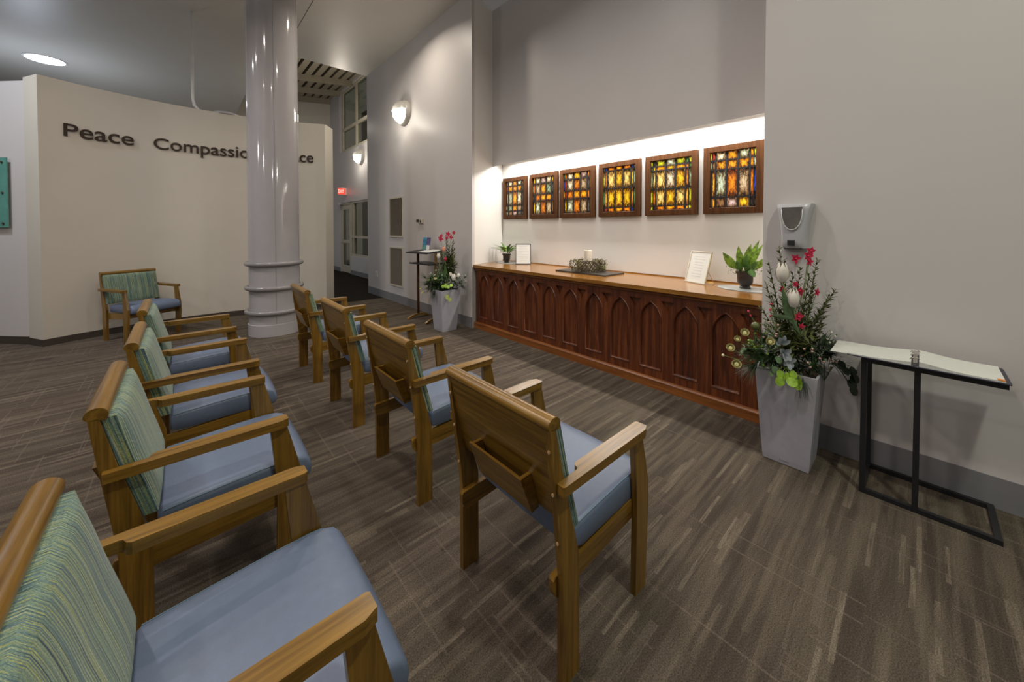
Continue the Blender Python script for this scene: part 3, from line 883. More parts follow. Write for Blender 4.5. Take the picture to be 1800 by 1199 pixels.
def panel(i, yl, yr, label):
    W = yl - yr; z0, z1 = 1.645, 2.328; H = z1-z0
    o = thing('stained_glass_panel', (FX, (yl+yr)/2, z0), label, 'stained glass', 'stained glass panels in the niche')
    fw = 0.062
    f = MB()
    def ring(x, m): return [f.bm.verts.new((x, W/2-m, m)), f.bm.verts.new((x, -W/2+m, m)), f.bm.verts.new((x, -W/2+m, H-m)), f.bm.verts.new((x, W/2-m, H-m))]
    rs = [ring(0.046, 0), ring(0.003, 0), ring(0, 0.003), ring(0, fw-0.004), ring(0.003, fw), ring(0.03, fw)]
    for A, B in zip(rs, rs[1:]):
        for a in range(4): f.bm.faces.new((A[a], A[(a+1) % 4], B[(a+1) % 4], B[a]))
    f.build('frame', M_frame, o)
    D = PAN[i]
    gw = W-2*fw; gh = H-2*fw
    cols = [0, .045, .125, .37, .62, .87, .95, 1.0]
    if i in (4, 5): cols = [0, .06, .13, .38, .62, .86, .93, 1.0]
    cr_ = [v/1.0 for v in cols]
    tot = sum(D['rows'])
    g = MB(); bm = g.bm
    uvl = bm.loops.layers.uv.new('cell'); cl_ = bm.loops.layers.float_color.new('Col')
    lead = MB()
    zt = H-fw
    rnd = random.Random(i*7)
    bars = []
    for ri, rh in enumerate(D['rows']):
        hh = gh*rh/tot
        keys = D['lb'][0][ri] + D['lb'][1][ri] + D['main'][ri] + D['rb'][0][ri] + D['rb'][1][ri]
        for ci in range(7):
            ya = gw/2 - gw*cr_[ci]; yb = gw/2 - gw*cr_[ci+1]
            vs = [bm.verts.new((0.022, ya, zt-hh)), bm.verts.new((0.022, yb, zt-hh)), bm.verts.new((0.022, yb, zt)), bm.verts.new((0.022, ya, zt))]
            fc = bm.faces.new(vs)
            col = CLR[keys[ci]]
            jt = rnd.uniform(0.85, 1.1)
            for lp, u in zip(fc.loops, ((0, 0), (1, 0), (1, 1), (0, 1))):
                lp[uvl].uv = u; lp[cl_] = (col[0]*jt, col[1]*jt, col[2]*jt, 1)
        zt -= hh
        if ri < len(D['rows'])-1: bars.append(zt)
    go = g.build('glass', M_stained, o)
    for z in bars: lead.box(0.016, 0.024, -gw/2, gw/2, z-0.005, z+0.005)
    for ci in range(1, 7):
        y = gw/2 - gw*cr_[ci]; t = 0.007 if 2 <= ci <= 5 else 0.003
        lead.box(0.0155, 0.0245, y-t, y+t, fw, H-fw)
    # painted branch lines
    br = {1: [(.26, .55, .2, .42)], 2: [(.85, .80, .64, .62), (.15, .30, .36, .22)], 3: [(.13, .30, .36, .22)], 5: [(.40, .80, .60, .66), (.64, .40, .86, .24)], 6: [(.62, .55, .86, .72), (.62, .55, .80, .54), (.15, .20, .36, .18)]}
    for (u0, v0, u1, v1) in br.get(i, []):
        lead.tube([(0.020, gw/2-gw*u0, fw+gh*v0), (0.019, gw/2-gw*(u0+u1)/2, fw+gh*((v0+v1)/2+0.02)), (0.020, gw/2-gw*u1, fw+gh*v1)], 0.004, 5)
    lead.build('lead_came', M_lead, o)
K = 4.04/3.79
for i, (yl, yr, lab) in enumerate([
        (4.431, 3.909, 'leftmost stained glass panel, with an orange cross on pale glass'),
        (3.843, 3.307, 'stained glass panel second from left, white and green around an orange cross'),
        (3.262, 2.703, 'stained glass panel third from left, orange cross with blue piece in left border'),
        (2.641, 2.096, 'stained glass panel fourth from left, six yellow panes inside a red border'),
        (2.035, 1.486, 'stained glass panel second from right, six yellow panes with lime green edges'),
        (1.430, 0.930, 'rightmost stained glass panel, large pale and orange panes next to the corner')]):
    panel(i+1, yl*K, yr*K, lab)

# ------------------------------------------------------------------ chairs
def interp(tab, z):
    for (a, b), (c, d) in zip(tab, tab[1:]):
        if a <= z <= c: return b + (d-b)*(z-a)/(c-a)
    return tab[-1][1] if z > tab[-1][0] else tab[0][1]
XB = [(0, 0), (0.37, 0), (0.49, -0.013), (0.707, -0.043), (0.874, -0.064)]
XF = [(0, 0.085), (0.405, 0.083), (0.49, 0.060), (0.708, 0.0), (0.874, -0.038)]
LT, HWID = 0.024, 0.295
def rounded_box_pad(m, xb, xf, hy, z0, z1, bulge, nz=16, ny=14, rad=0.022):
    """cushion: rear surface xb(z), front surface xf(z)+bulge, rounded rim"""
    bm = m.bm
    def fr_(u):  # rim falloff
        e = min(u, 1-u)
        return e
    grid = []
    for i in range(nz+1):
        row = []
        for j in range(ny+1):
            tz = i/nz; ty = j/ny
            z = z0 + (z1-z0)*tz; y = -hy + 2*hy*ty
            ez = min(tz, 1-tz)*(z1-z0); ey = min(ty, 1-ty)*2*hy
            rr = 1.0
            k = 0
            for e_ in (ez, ey):
                if e_ < rad: k = max(k, 1 - math.sqrt(max(0, 1-(1-e_/rad)**2)))
            x = xf(z) + bulge*(1-(2*ty-1)**4)*(1-(2*tz-1)**4) - k*rad*0.8
            row.append(bm.verts.new((x, y, z)))
        grid.append(row)
    back = [[None]*(ny+1) for _ in range(nz+1)]
    for i in range(nz+1):
        for j in range(ny+1):
            if i in (0, nz) or j in (0, ny):
                z = z0 + (z1-z0)*i/nz; y = -hy + 2*hy*j/ny
                back[i][j] = bm.verts.new((xb(z), y, z))
    for i in range(nz):
        for j in range(ny):
            bm.faces.new((grid[i][j], grid[i+1][j], grid[i+1][j+1], grid[i][j+1]))
    for i in range(nz):
        for j in (0, ny):
            bm.faces.new((grid[i][j], back[i][j], back[i+1][j], grid[i+1][j]))
    for j in range(ny):
        for i in (0, nz):
            bm.faces.new((grid[i][j], grid[i][j+1], back[i][j+1], back[i][j]))
    rim = [back[0][j] for j in range(ny+1)] + [back[i][ny] for i in range(1, nz+1)] + [back[nz][j] for j in range(ny-1, -1, -1)] + [back[i][0] for i in range(nz-1, 0, -1)]
    bm.faces.new(rim)

def make_chair(label, group):
    t = thing('armchair', (0, 0, 0), label, 'chair', group)
    for s in (-1, 1):
        ya, yb = sorted((s*HWID, s*(HWID-LT)))
        zs = [0, 0.37, 0.405, 0.49, 0.6, 0.707, 0.872]
        prof = [(interp(XB, z), z) for z in zs] + [(interp(XF, z), z) for z in zs[::-1]]
        lg = MB().prism(prof, ya, yb).build('leg', M_oak_z, t, bevel=0.003)
        for z in (0.80, 0.655, 0.485):
            x = interp(XB, z)
            MB().tube([(x+0.004, (ya+yb)/2, z), (x-0.003, (ya+yb)/2, z)], 0.0055, 10).build('wood_plug', M_plug, lg)
        prof = [(0.454, 0), (0.461, 0.37), (0.456, 0.46), (0.436, 0.664), (0.496, 0.664), (0.552, 0.44), (0.553, 0.33), (0.534, 0)]
        MB().prism(prof, ya, yb).build('leg', M_oak_z, t, bevel=0.003)
        # arm: narrow strip past the rear leg, wide in front of the notch
        yo = HWID + 0.030; yi = HWID - 0.001; yw = HWID - 0.030
        out = [(-0.032, yi), (-0.032, yo-0.004), (-0.026, yo), (0.470, yo), (0.500, yo-0.012), (0.500, yw+0.006), (0.492, yw), (0.096, yw), (0.085, yw+0.008), (0.078, yi-0.004), (0.070, yi)]
        out = [(x, s*y) for x, y in out]
        a = MB().prism(out, 0.663, 0.696, 'z').build('arm', M_oak_x, t, bevel=0.004)
        # side rail inside the legs with rounded tail behind
        r = [(-0.016, 0.315), (-0.018, 0.352), (-0.012, 0.362), (0.50, 0.390), (0.50, 0.312), (0.10, 0.290), (0.03, 0.285), (0.005, 0.286), (-0.008, 0.296)]
        yc, yd = sorted((s*(HWID-LT), s*(HWID-LT-0.022)))
        MB().prism(r, yc, yd).build('side_rail', M_oak_x, t, bevel=0.004)
    for x in (0.26, 0.47):
        MB().box(x, x+0.022, -HWID+LT+0.022, HWID-LT-0.022, 0.318, 0.364).build('stretcher', M_oak_y, t)
    # half round top rail
    n = 12
    pr = [(-0.066, 0.872), (-0.072, 0.880)]
    for i in range(n+1):
        a = pi - pi*i/n
        pr.append((-0.044 + 0.029*cos(a), 0.884 + 0.026*sin(a)))
    pr += [(-0.016, 0.876), (-0.020, 0.866), (-0.04, 0.868)]
    auto(MB().prism(pr, -HWID, HWID).build('top_rail', M_oak_y, t), 50)
    # plywood back between the rear legs
    pb_ = MB()
    z0, z1 = 0.535, 0.874
    pb_.prism([(interp(XF, z0)-0.030, z0), (interp(XF, 0.708)-0.030, 0.708), (interp(XF, z1)-0.026, z1), (interp(XF, z1)-0.016, z1), (interp(XF, 0.708)-0.018, 0.708), (interp(XF, z0)-0.018, z0)], -HWID+LT, HWID-LT)
    pb_.build('back_panel', M_oak_y, t)
    # book box on the back
    bx = bpy.data.objects.new('book_box', None); COL.objects.link(bx); bx.parent = t
    def xp(z): return interp(XF, z) - 0.030
    ZT, ZL, DP, BW = 0.660, 0.520, 0.050, 0.148
    bx.location = (0, -0.022, 0)
    MB().prism([(xp(ZL)-DP+0.012, ZL), (xp(ZT)-DP-0.004, ZT), (xp(ZT)-DP+0.008, ZT), (xp(ZL)-DP+0.024, ZL)], -BW, BW).build('front_board', M_oak_y, bx, bevel=0.002)
    for s in (-1, 1):
        ya, yb = sorted((s*(BW-0.004), s*(BW-0.018)))
        MB().prism([(xp(ZL)-DP+0.024, ZL), (xp(ZT)-DP+0.008, ZT-0.002), (xp(ZT), ZT-0.002), (xp(ZL), ZL)], ya, yb).build('side_board', M_oak_x, bx)
    MB().prism([(xp(ZL)-DP+0.024, ZL), (xp(ZL)-DP+0.022, ZL+0.01), (xp(ZL), ZL+0.01), (xp(ZL), ZL)], -BW+0.02, BW-0.02).build('bottom_board', M_oak_y, bx)
    # padded back
    p = MB()
    rounded_box_pad(p, lambda z: interp(XF, z)+0.001, lambda z: interp(XF, z)+0.046, 0.281, 0.488, 0.868, 0.014, 16, 14, 0.010)
    pad = auto(p.build('back_pad', M_fabric, t), 55)
    pad.data.materials.append(M_fabric_side)
    for f in pad.data.polygons:
        if abs(f.normal.y) > 0.75: f.material_index = 1
    # seat cushion: rounded profile with waterfall front
    prof = [(0.094, 0.390), (0.094, 0.450), (0.098, 0.466), (0.110, 0.474), (0.22, 0.483), (0.40, 0.493), (0.50, 0.495), (0.545, 0.491),
            (0.575, 0.479), (0.594, 0.456), (0.600, 0.425), (0.596, 0.398), (0.584, 0.386), (0.56, 0.383), (0.52, 0.386), (0.14, 0.378)]
    s_ = MB(); bm = s_.bm
    HS = 0.268
    ysec = [(-HS, 0.020), (-HS+0.004, 0.009), (-HS+0.012, 0.002), (-HS+0.03, 0.0), (-HS+0.10, -0.004), (0, -0.007), (HS-0.10, -0.004), (HS-0.03, 0), (HS-0.012, 0.002), (HS-0.004, 0.009), (HS, 0.020)]
    cx, cz = 0.34, 0.44
    loops = []
    for y, ins in ysec:
        L_ = []
        for x, z in prof:
            dx = ins*(1 if x < cx else -1)*(1 if abs(x-cx) > 0.24 else 0)
            dz = -ins if z > 0.45 else (ins*0.4 if z < 0.42 else 0)
            L_.append(bm.verts.new((x+dx*0.6, y, z+dz)))
        loops.append(L_)
    for A, B in zip(loops, loops[1:]):
        for i in range(len(A)):
            j = (i+1) % len(A)
            bm.faces.new((A[i], A[j], B[j], B[i]))
    bm.faces.new(loops[0]); bm.faces.new(loops[-1])
    st_ = auto(s_.build('seat', M_seat, t), 60)
    for s in (-1, 1):
        MB().tube([(0.11, s*(HS-0.006), 0.4695), (0.22, s*(HS-0.006), 0.4775), (0.40, s*(HS-0.006), 0.4875), (0.50, s*(HS-0.006), 0.4895), (0.54, s*(HS-0.006), 0.486)], 0.0022, 6).build('seam', M_stitch, st_)
    return t

GF, GR = 'chairs in the front row', 'chairs in the second row'
chair = make_chair('nearest chair of the front row, oak back with book box, facing the credenza', GF)
chair.location = (0.900, 1.050, 0)
for loc, lab in [((0.930, 2.082, 0), 'second nearest chair of the front row, oak book box behind its back'),
                 ((0.940, 3.115, 0), 'third chair of the front row, second from the column end'),
                 ((0.930, 4.193, 0), 'farthest chair of the front row, beside the round column')]:
    dup(chair, loc, 0, lab)
for loc, lab in [((-0.200, 1.075, 0), 'chair in the near left corner, large striped back and lilac blue seat'),
                 ((-0.172, 2.093, 0), 'second nearest chair of the rear row, striped back, both arms in full view'),
                 ((-0.155, 3.000, 0), 'third chair of the rear row, second from the curved wall end'),
                 ((-0.175, 4.030, 0), 'farthest chair of the rear row, nearest the curved lettered wall')]:
    c = dup(chair, loc, 0, lab); c['group'] = GR
vis = Vector((-0.052+0.585, 7.182-6.887)).normalized()
fw_ = Vector((vis.y, -vis.x))
mid = Vector(((-0.585-0.052)/2, (6.887+7.182)/2)) - fw_*0.45
c = dup(chair, (mid.x, mid.y, 0), math.atan2(fw_.y, fw_.x), 'lone chair standing against the curved wall under the lettering')
del c['group']

# ------------------------------------------------------------------ planters and arrangements
RV = Vector((cos(RAD(41.954)), -sin(RAD(41.954)), 0))      # across the view
DV = Vector((-sin(RAD(41.954)), -cos(RAD(41.954)), 0))     # towards the chairs' side
def planter(loc, label):
    o = thing('planter', loc, label, 'planter', 'tall square planters')
    p = MB(); bm = p.bm
    rings = []
    for h, z in [(0.112, 0), (0.118, 0.005), (0.122, 0.04), (0.160, 0.60), (0.160, 0.605), (0.148, 0.605), (0.146, 0.55)]:
        rings.append([bm.verts.new((sx*h, sy*h, z)) for sx, sy in ((-1, -1), (1, -1), (1, 1), (-1, 1))])
    for A, B in zip(rings, rings[1:]):
        for i in range(4): bm.faces.new((A[i], A[(i+1) % 4], B[(i+1) % 4], B[i]))
    bm.faces.new(rings[0][::-1])
    p.build('shell', M_planter, o, bevel=0.006)
    MB().box(-0.145, 0.145, -0.145, 0.145, 0.54, 0.56).build('soil', M_twig, o)
    mk = MB()                              # small dark maker's mark low on the front
    mk.prism([(0.030, 0.026), (0.020, 0.026), (0.025, 0.034)], -0.1225, -0.1200, 'x')
    mk.box(-0.1225, -0.1200, -0.022, 0.016, 0.027, 0.030)
    mk.build('maker_mark', M_base_grey, o)
planter((2.938, 0.556, 0), 'silver grey square planter beside the black book stand')
planter((2.885, 4.685, 0), 'silver grey square planter beside the lectern at the far end')

def L3(org, r, z, d=0.0): return Vector(org) + RV*r + DV*d + Vector((0, 0, z))
def arrangement(org, label, items, seed, scale=1.0):
    o = thing('flower_arrangement', org, label, 'flowers', 'planter flower arrangements')
    rnd = random.Random(seed)
    nsc = scale
    O = (0, 0, 0)
    def stem(m, a, b, r=0.003, bend=0.03):
        a = Vector(a); b = Vector(b)
        mid_ = (a+b)/2 + Vector((rnd.uniform(-bend, bend), rnd.uniform(-bend, bend), 0.0))
        m.tube([a, mid_, b], r, 5)
    for it in items:
        k = it[0]; r, z, d = it[1]
        p = L3(O, r, z, d)
        base = L3(O, r*0.22, -0.02, d*0.2)
        if k == 'spike':            # upright stem with stiff needle leaves
            m = MB()
            b2 = L3(O, it[2][0], it[2][1], d*0.4) if len(it) > 2 else base
            ax = (p-b2); n = max(12, int(ax.length/0.0085))
            m.tube([b2, b2+ax*0.5+Vector((0, 0, 0.01)), p], [0.004, 0.003, 0.0015], 5)
            for i in range(n):
                t = 0.12 + 0.88*i/n
                q = b2 + ax*t
                a = i*2.4 + rnd.uniform(-.3, .3)
                side = Vector((cos(a), sin(a), 0))
                dr = (ax.normalized()*0.75 + side*0.85).normalized()
                m.leaf(q, dr, ax.normalized(), rnd.uniform(0.05, 0.08)*(1.05-0.5*t)*nsc, 0.0115*nsc, 0.12, 3)
            m.build('rosemary_spike', M_leaf_olive, o)
        elif k == 'tulip':
            m = MB(); stem(m, base, p, 0.004); tl = m.build('tulip_stem', M_stem, o, True)
            m = MB()
            H = it[2]; W = H*0.62
            for i in range(6):
                a = i*pi/3 + 0.3
                rr = 1.0 if i % 2 else 0.86
                rows = []
                for s in range(8):
                    t = s/7
                    rad = W*0.5*rr*(math.sin(pi*min(1, 0.10+0.80*t))**0.7)
                    wd = RAD(38)*(sin(pi*(0.12+0.86*t))**0.6)
                    row = []
                    for u in (-1, -0.5, 0, 0.5, 1):
                        aa = a + wd*u
                        row.append(m.bm.verts.new(p + Vector((rad*cos(aa), rad*sin(aa), H*(t-0.25) - abs(u)*0.01*t))))
                    rows.append(row)
                for A, B in zip(rows, rows[1:]):
                    for u in range(4): m.bm.faces.new((A[u], A[u+1], B[u+1], B[u]))
            m.build('tulip_bloom', M_white_petal if len(it) < 4 else it[3], o, True)
        elif k == 'blade':          # long tulip leaf: from it[2] to p
            b2 = L3(O, it[2][0], it[2][1], it[2][2])
            v = p - b2
            MB().leaf(b2, v, DV*-1 + Vector((0, 0, 0.2)), v.length, it[3], 0.10, 8, 'lance', 0.35).build('broad_leaf', it[4] if len(it) > 4 else M_leaf_tulip, o, True)
        elif k == 'orchid':
            m = MB(); stem(m, base, p, 0.0018, 0.02); m.build('blossom_stem', M_stem, o)
            m = MB()
            s = it[2]
            for i in range(5):
                a = 2*pi*i/5 + rnd.uniform(-.2, .2)
                dr = RV*cos(a) + Vector((0, 0, 1))*sin(a) + DV*0.35
                m.leaf(p, dr, DV, s*rnd.uniform(0.8, 1.1), s*0.62, 0.25, 4, 'lance', 0.2)
            m.blob(p + DV*0.006, s*0.22, 1)
            m.build('red_blossom', M_red_petal, o, True)
        elif k == 'ranunculus':
            m = MB(); stem(m, base, p - DV*0.01, 0.0025, 0.02); m.build('flower_stem', M_stem, o)
            s = it[2]; m = MB()
            fdir = (DV*0.8 + RV*(-0.45) + Vector((0, 0, 0.45))).normalized()
            ta = fdir.cross(Vector((0, 0, 1))).normalized(); tb = fdir.cross(ta)
            for ring in range(5):
                nn = 8 - ring
                for i in range(nn):
                    a = 2*pi*i/nn + ring*0.5
                    out = ta*cos(a) + tb*sin(a)
                    rad = s*(0.95 - 0.17*ring)
                    c0 = p + out*rad*0.35 - fdir*s*0.25
                    dr = out*(0.62-0.15*ring) + fdir*(0.62+0.22*ring)
                    m.leaf(c0, dr, fdir, rad*0.95, rad*0.95, -(0.45 - 0.06*ring), 4, 'round', 0.2)
            fo = m.build('ranunculus_bloom', M_ranunculus, o, True)
            MB().blob(p + fdir*s*0.05, s*0.36, 2).build('inner_petals', M_ranunculus, fo, True)
            MB().blob(p + fdir*s*0.38, s*0.10, 1).build('flower_heart', M_ran_green, fo, True)
        elif k == 'bud':
            m = MB(); stem(m, base, p, 0.002, 0.01); so = m.build('bud_stem', M_stem, o); MB().blob(p, it[2], 2).build('flower_bud', it[3], so, True)
        elif k == 'round':          # eucalyptus-like round leaves
            m = MB()
            for (rr, zz, dd, s) in it[2]:
                q = L3(O, r+rr, z+zz, d+dd)
                dr = RV*rnd.uniform(-.5, .5) + Vector((0, 0, rnd.uniform(-1, 0.2))) + DV*0.3
                m.leaf(q, dr, DV + Vector((0, 0, 0.5)), s, s*0.9, 0.15, 6, 'round', 0.12)
                m.tube([p, (p+q)/2 + Vector((0, 0, 0.01)), q], 0.0015, 4)
            m.build('round_leaf_sprig', it[3], o, True)
        elif k == 'tuft':           # spray of fine pine needles
            m = MB()
            dr0 = (RV*it[2][0] + Vector((0, 0, 1))*it[2][1] + DV*it[2][2]).normalized()
            for i in range(it[4] if len(it) > 4 else 60):
                dd = dr0 + Vector((rnd.uniform(-1, 1), rnd.uniform(-1, 1), rnd.uniform(-1, 1)))*0.42
                m.leaf(p, dd, Vector((0, 0, 1)), it[3]*rnd.uniform(0.6, 1.1), 0.0042, rnd.uniform(0, 0.35), 3, 'taper', 0)
            m.build('pine_tuft', it[5] if len(it) > 5 else M_leaf_dark, o)
        elif k == 'wax':            # wax flower sprig
            m = MB(); f = MB()
            for i in range(it[2]):
                q = p + RV*rnd.uniform(-.075, .075) + Vector((0, 0, rnd.uniform(-.07, .07))) + DV*rnd.uniform(-.03, .03)
                m.tube([p - Vector((0, 0, 0.08)), q], 0.0012, 4)
                for j in range(3):
                    m.leaf(q, Vector((rnd.uniform(-1, 1), rnd.uniform(-1, 1), rnd.uniform(-.2, 1))), Vector((0, 0, 1)), 0.022, 0.007, 0.1, 3)
                if i % 2 == 0: f.blob(q, 0.0075, 1)
            so = m.build('wax_flower_sprig', M_leaf_mid, o); f.build('small_blossoms', it[3], so, True)
        elif k == 'dusty':
            m = MB()
            for (rr, zz, dd, s) in it[2]:
                q = L3(O, r+rr, z+zz, d+dd)
                m.leaf(p, (q-p) + DV*0.02, DV, (q-p).length + s*0.6, s, 0.22, 7, 'round', 0.3)
            m.build('silver_leaf_rosette', M_dusty, o, True)
        elif k == 'filler':         # loose foliage mound
            m = MB(); R_ = it[2]
            for i in range(int(it[3]*1.6)):
                v = Vector((rnd.gauss(0, 1), rnd.gauss(0, 1), rnd.gauss(0, 0.8))); v.normalize()
                q = p + (RV*v.x*R_[0] + Vector((0, 0, 1))*v.z*R_[1] + DV*v.y*R_[2])*rnd.uniform(0.45, 1)
                m.leaf(q, v + Vector((rnd.uniform(-.7, .7), rnd.uniform(-.7, .7), rnd.uniform(-.3, .6))), Vector((0, 0, 1)), rnd.uniform(0.04, 0.08)*nsc, rnd.uniform(0.010, 0.022)*nsc, 0.2, 3)
            m.build('foliage_mound', it[4], o)
    lim = XW - 0.006 - org[0]
    for ch in o.children_recursive:      # leaves lie against the wall, not in it
        if ch.type == 'MESH':
            for v in ch.data.vertices: v.co.x = min(v.co.x, lim)
    return o

S = 0.00366
def px(u, v, d=0.0): return ((u-900)/646.97*(2.376-d) - 1.814, 0.9 - (v-401)/646.97*(2.376-d), d)
itemsR = []
for (u, v, d, ub, vb) in [(1371, 434, 0.02, 1382, 610), (1438, 456, -0.02, 1412, 600), (1472, 508, 0.0, 1412, 595), (1348, 498, 0.0, 1380, 610),
                          (1408, 470, -0.05, 1400, 600), (1455, 555, 0.04, 1410, 610), (1340, 540, 0.02, 1380, 615), (1424, 480, 0.05, 1404, 600),
                          (1352, 460, -0.04, 1384, 600), (1458, 538, -0.04, 1408, 600), (1390, 500, 0.0, 1392, 610), (1440, 585, 0.05, 1400, 620), (1362, 545, 0.05, 1388, 620),
                          (1380, 455, -0.06, 1388, 600), (1460, 520, 0.05, 1412, 600), (1432, 505, 0.07, 1406, 610), (1416, 530, 0.08, 1400, 610), (1357, 515, -0.03, 1384, 610), (1445, 545, -0.02, 1408, 610),
                          (1395, 480, -0.07, 1394, 600), (1346, 570, 0.07, 1384, 625), (1450, 570, 0.08, 1405, 625), (1426, 560, 0.09, 1400, 620), (1365, 575, 0.09, 1388, 625)]:
    itemsR.append(('spike', px(u, v, d), ((ub-1392)*S, (644-vb)*S)))
itemsR += [('tulip', px(1377, 487, 0.07), 0.125), ('tulip', px(1397, 532, 0.10), 0.118),
           ('blade', px(1372, 505, 0.08), (px(1382, 560)[0], px(1382, 566)[1], 0.09), 0.060),
           ('blade', px(1352, 552, 0.12), (px(1376, 560)[0], px(1376, 556)[1], 0.10), 0.030),
           ('blade', px(1388, 548, 0.11), (px(1397, 610)[0], px(1397, 600)[1], 0.09), 0.028),
           ('blade', px(1414, 572, 0.11), (px(1400, 610)[0], px(1400, 600)[1], 0.09), 0.024)]
for u, v, s in [(1399, 455, .036), (1421, 450, .036), (1426, 441, .034), (1424, 460, .028), (1407, 512, .034), (1438, 514, .026), (1406, 557, .036), (1377, 508, .026), (1400, 500, .026), (1412, 574, .024)]:
    itemsR.append(('orchid', px(u, v, 0.05 + (u % 3)*0.02), s))
for u, v, s in [(1312, 586, .034), (1299, 597, .026), (1287, 613, .034), (1298, 642, .038), (1357, 602, .034)]:
    itemsR.append(('ranunculus', px(u, v, 0.14), s))
itemsR += [('bud', px(1274, 626, 0.1), 0.009, M_ranunculus), ('bud', px(1331, 574, 0.08), 0.026, M_leaf_olive)]
for u, v in [(1358, 535), (1356, 545), (1357, 556), (1318, 548), (1322, 556)]: itemsR.append(('bud', px(u, v, 0.06), 0.007, M_red_petal))
itemsR += [('dusty', px(1376, 606, 0.15), [(-.015, .03, .0, .034), (.01, .04, .0, .030), (.028, .022, .01, .030), (-.03, .01, .0, .028)]),
           ('dusty', px(1380, 622, 0.17), [(-.02, .02, .0, .032), (.02, .015, .0, .036), (.022, -.025, .01, .034), (-.008, -.03, .02, .030), (.0, .0, .04, .028)]),
           ('dusty', px(1386, 636, 0.17), [(-.02, -.012, .0, .030), (.02, -.022, .0, .034), (.03, .012, .01, .030), (.0, -.035, .02, .028)]),
           ('round', px(1386, 648, 0.17), [(.0, -.02, .02, .06), (-.045, -.045, .02, .06), (.015, -.06, .03, .068), (.055, -.07, .02, .06), (-.025, -.065, .03, .062), (.03, -.01, .02, .05), (-.05, -.01, .01, .05)], M_leaf_bright),
           ('round', px(1362, 640, 0.15), [(.0, -.01, .02, .045), (-.02, -.05, .02, .035), (.01, .05, .02, .045)], M_leaf_tulip),
           ('round', px(1470, 640, 0.06), [(.06, -.02, .0, .06), (.10, -.06, .02, .07), (.07, -.10, .02, .065), (.12, -.10, 0, .06), (.09, -.14, .02, .06), (.13, -.03, 0, .055), (.04, .02, 0, .06)], M_leaf_dark),
           ('wax', px(1434, 632, 0.14), 18, M_pink), ('wax', px(1455, 648, 0.12), 16, M_pink), ('wax', px(1448, 600, 0.05), 14, M_white_petal),
           ('wax', px(1352, 575, 0.10), 14, M_pink), ('wax', px(1330, 600, 0.12), 14, M_leaf_bright), ('wax', px(1345, 625, 0.12), 14, M_leaf_bright)]
for u, v, d, dr, ln in [(1345, 625, .1, (-.8, .1, .4), .16), (1335, 640, .1, (-1, -.3, .3), .15), (1350, 600, .08, (-.7, .5, .3), .15), (1412, 655, .15, (.1, -1, .3), .16),
                        (1425, 640, .12, (.7, -.3, .4), .15), (1450, 625, .05, (1, .1, .1), .20), (1440, 610, .0, (.8, .5, 0), .16), (1375, 655, .16, (-.2, -.9, .4), .08), (1330, 620, .05, (-.9, .3, 0), .14), (1465, 640, .05, (1, -.2, .1), .16)]:
    itemsR.append(('tuft', px(u, v, d), dr, ln, 70))
itemsR += [('filler', px(1395, 625, 0.02), (0.20, 0.09, 0.15), 260, M_leaf_dark), ('filler', px(1405, 606, 0.10), (0.11, 0.07, 0.06), 150, M_leaf_olive),
           ('filler', px(1345, 615, 0.06), (0.13, 0.06, 0.08), 120, M_leaf_mid), ('filler', px(1440, 615, 0.05), (0.14, 0.06, 0.08), 130, M_leaf_dark), ('filler', px(1392, 575, 0.02), (0.08, 0.12, 0.06), 130, M_leaf_olive)]
arrangement((2.938, 0.556, 0.6), 'tall arrangement of white tulips, cream ranunculus and red blossoms beside the book stand', itemsR, 3)

S2 = 0.00838
def p2(u, v, d=0.0): return ((u-900)/646.97*(5.413-d) + 0.983, 0.9 - (v-401)/646.97*(5.413-d), d)
itemsL = []
for (u, v, d, ub, vb) in [(797, 425, 0, 790, 490), (790, 432, .03, 788, 490), (800, 446, -.03, 790, 492), (776, 440, 0, 783, 490), (802, 462, .02, 792, 495), (786, 420, -.02, 787, 480), (799, 436, .05, 790, 490), (770, 462, .02, 783, 495)]:
    itemsL.append(('spike', p2(u, v, d), ((ub-785)*S2, (510-vb)*S2)))
itemsL += [('tulip', p2(771, 452, .06), .085), ('tulip', p2(780, 440, .05), .085, M_peach), ('tulip', p2(783, 457, .08), .06, M_red_petal),
           ('blade', p2(783, 462, .08), (p2(785, 490)[0], p2(785, 492)[1], .08), .06, M_leaf_mid), ('blade', p2(774, 470, .08), (p2(780, 490)[0], p2(780, 492)[1], .06), .05)]
for u, v, s in [(775, 420, .045), (776, 415, .035), (788, 411, .045), (793, 417, .04), (798, 409, .035), (786, 418, .03)]: itemsL.append(('orchid', p2(u, v, .02), s))
itemsL += [('tulip', p2(797, 490, .14), .10), ('tulip', p2(806, 486, .10), .07), ('tulip', p2(792, 484, .15), .06), ('ranunculus', p2(754, 492, .12), .03), ('ranunculus', p2(744, 514, .12), .03), ('ranunculus', p2(740, 508, .1), .025), ('ranunculus', p2(766, 490, .14), .03),
           ('round', p2(784, 498, .18), [(.0, -.01, .02, .06), (.05, -.03, .02, .05), (-.03, -.02, .02, .05), (.09, -.01, .02, .05)], M_leaf_bright),
           ('round', p2(787, 516, .20), [(.0, -.02, .0, .06), (.02, -.06, .0, .06), (-.02, -.05, .0, .05)], M_ran_green),
           ('wax', p2(762, 487, .12), 18, M_white_petal), ('wax', p2(770, 478, .1), 16, M_white_petal), ('wax', p2(812, 490, .05), 16, M_white_petal)]
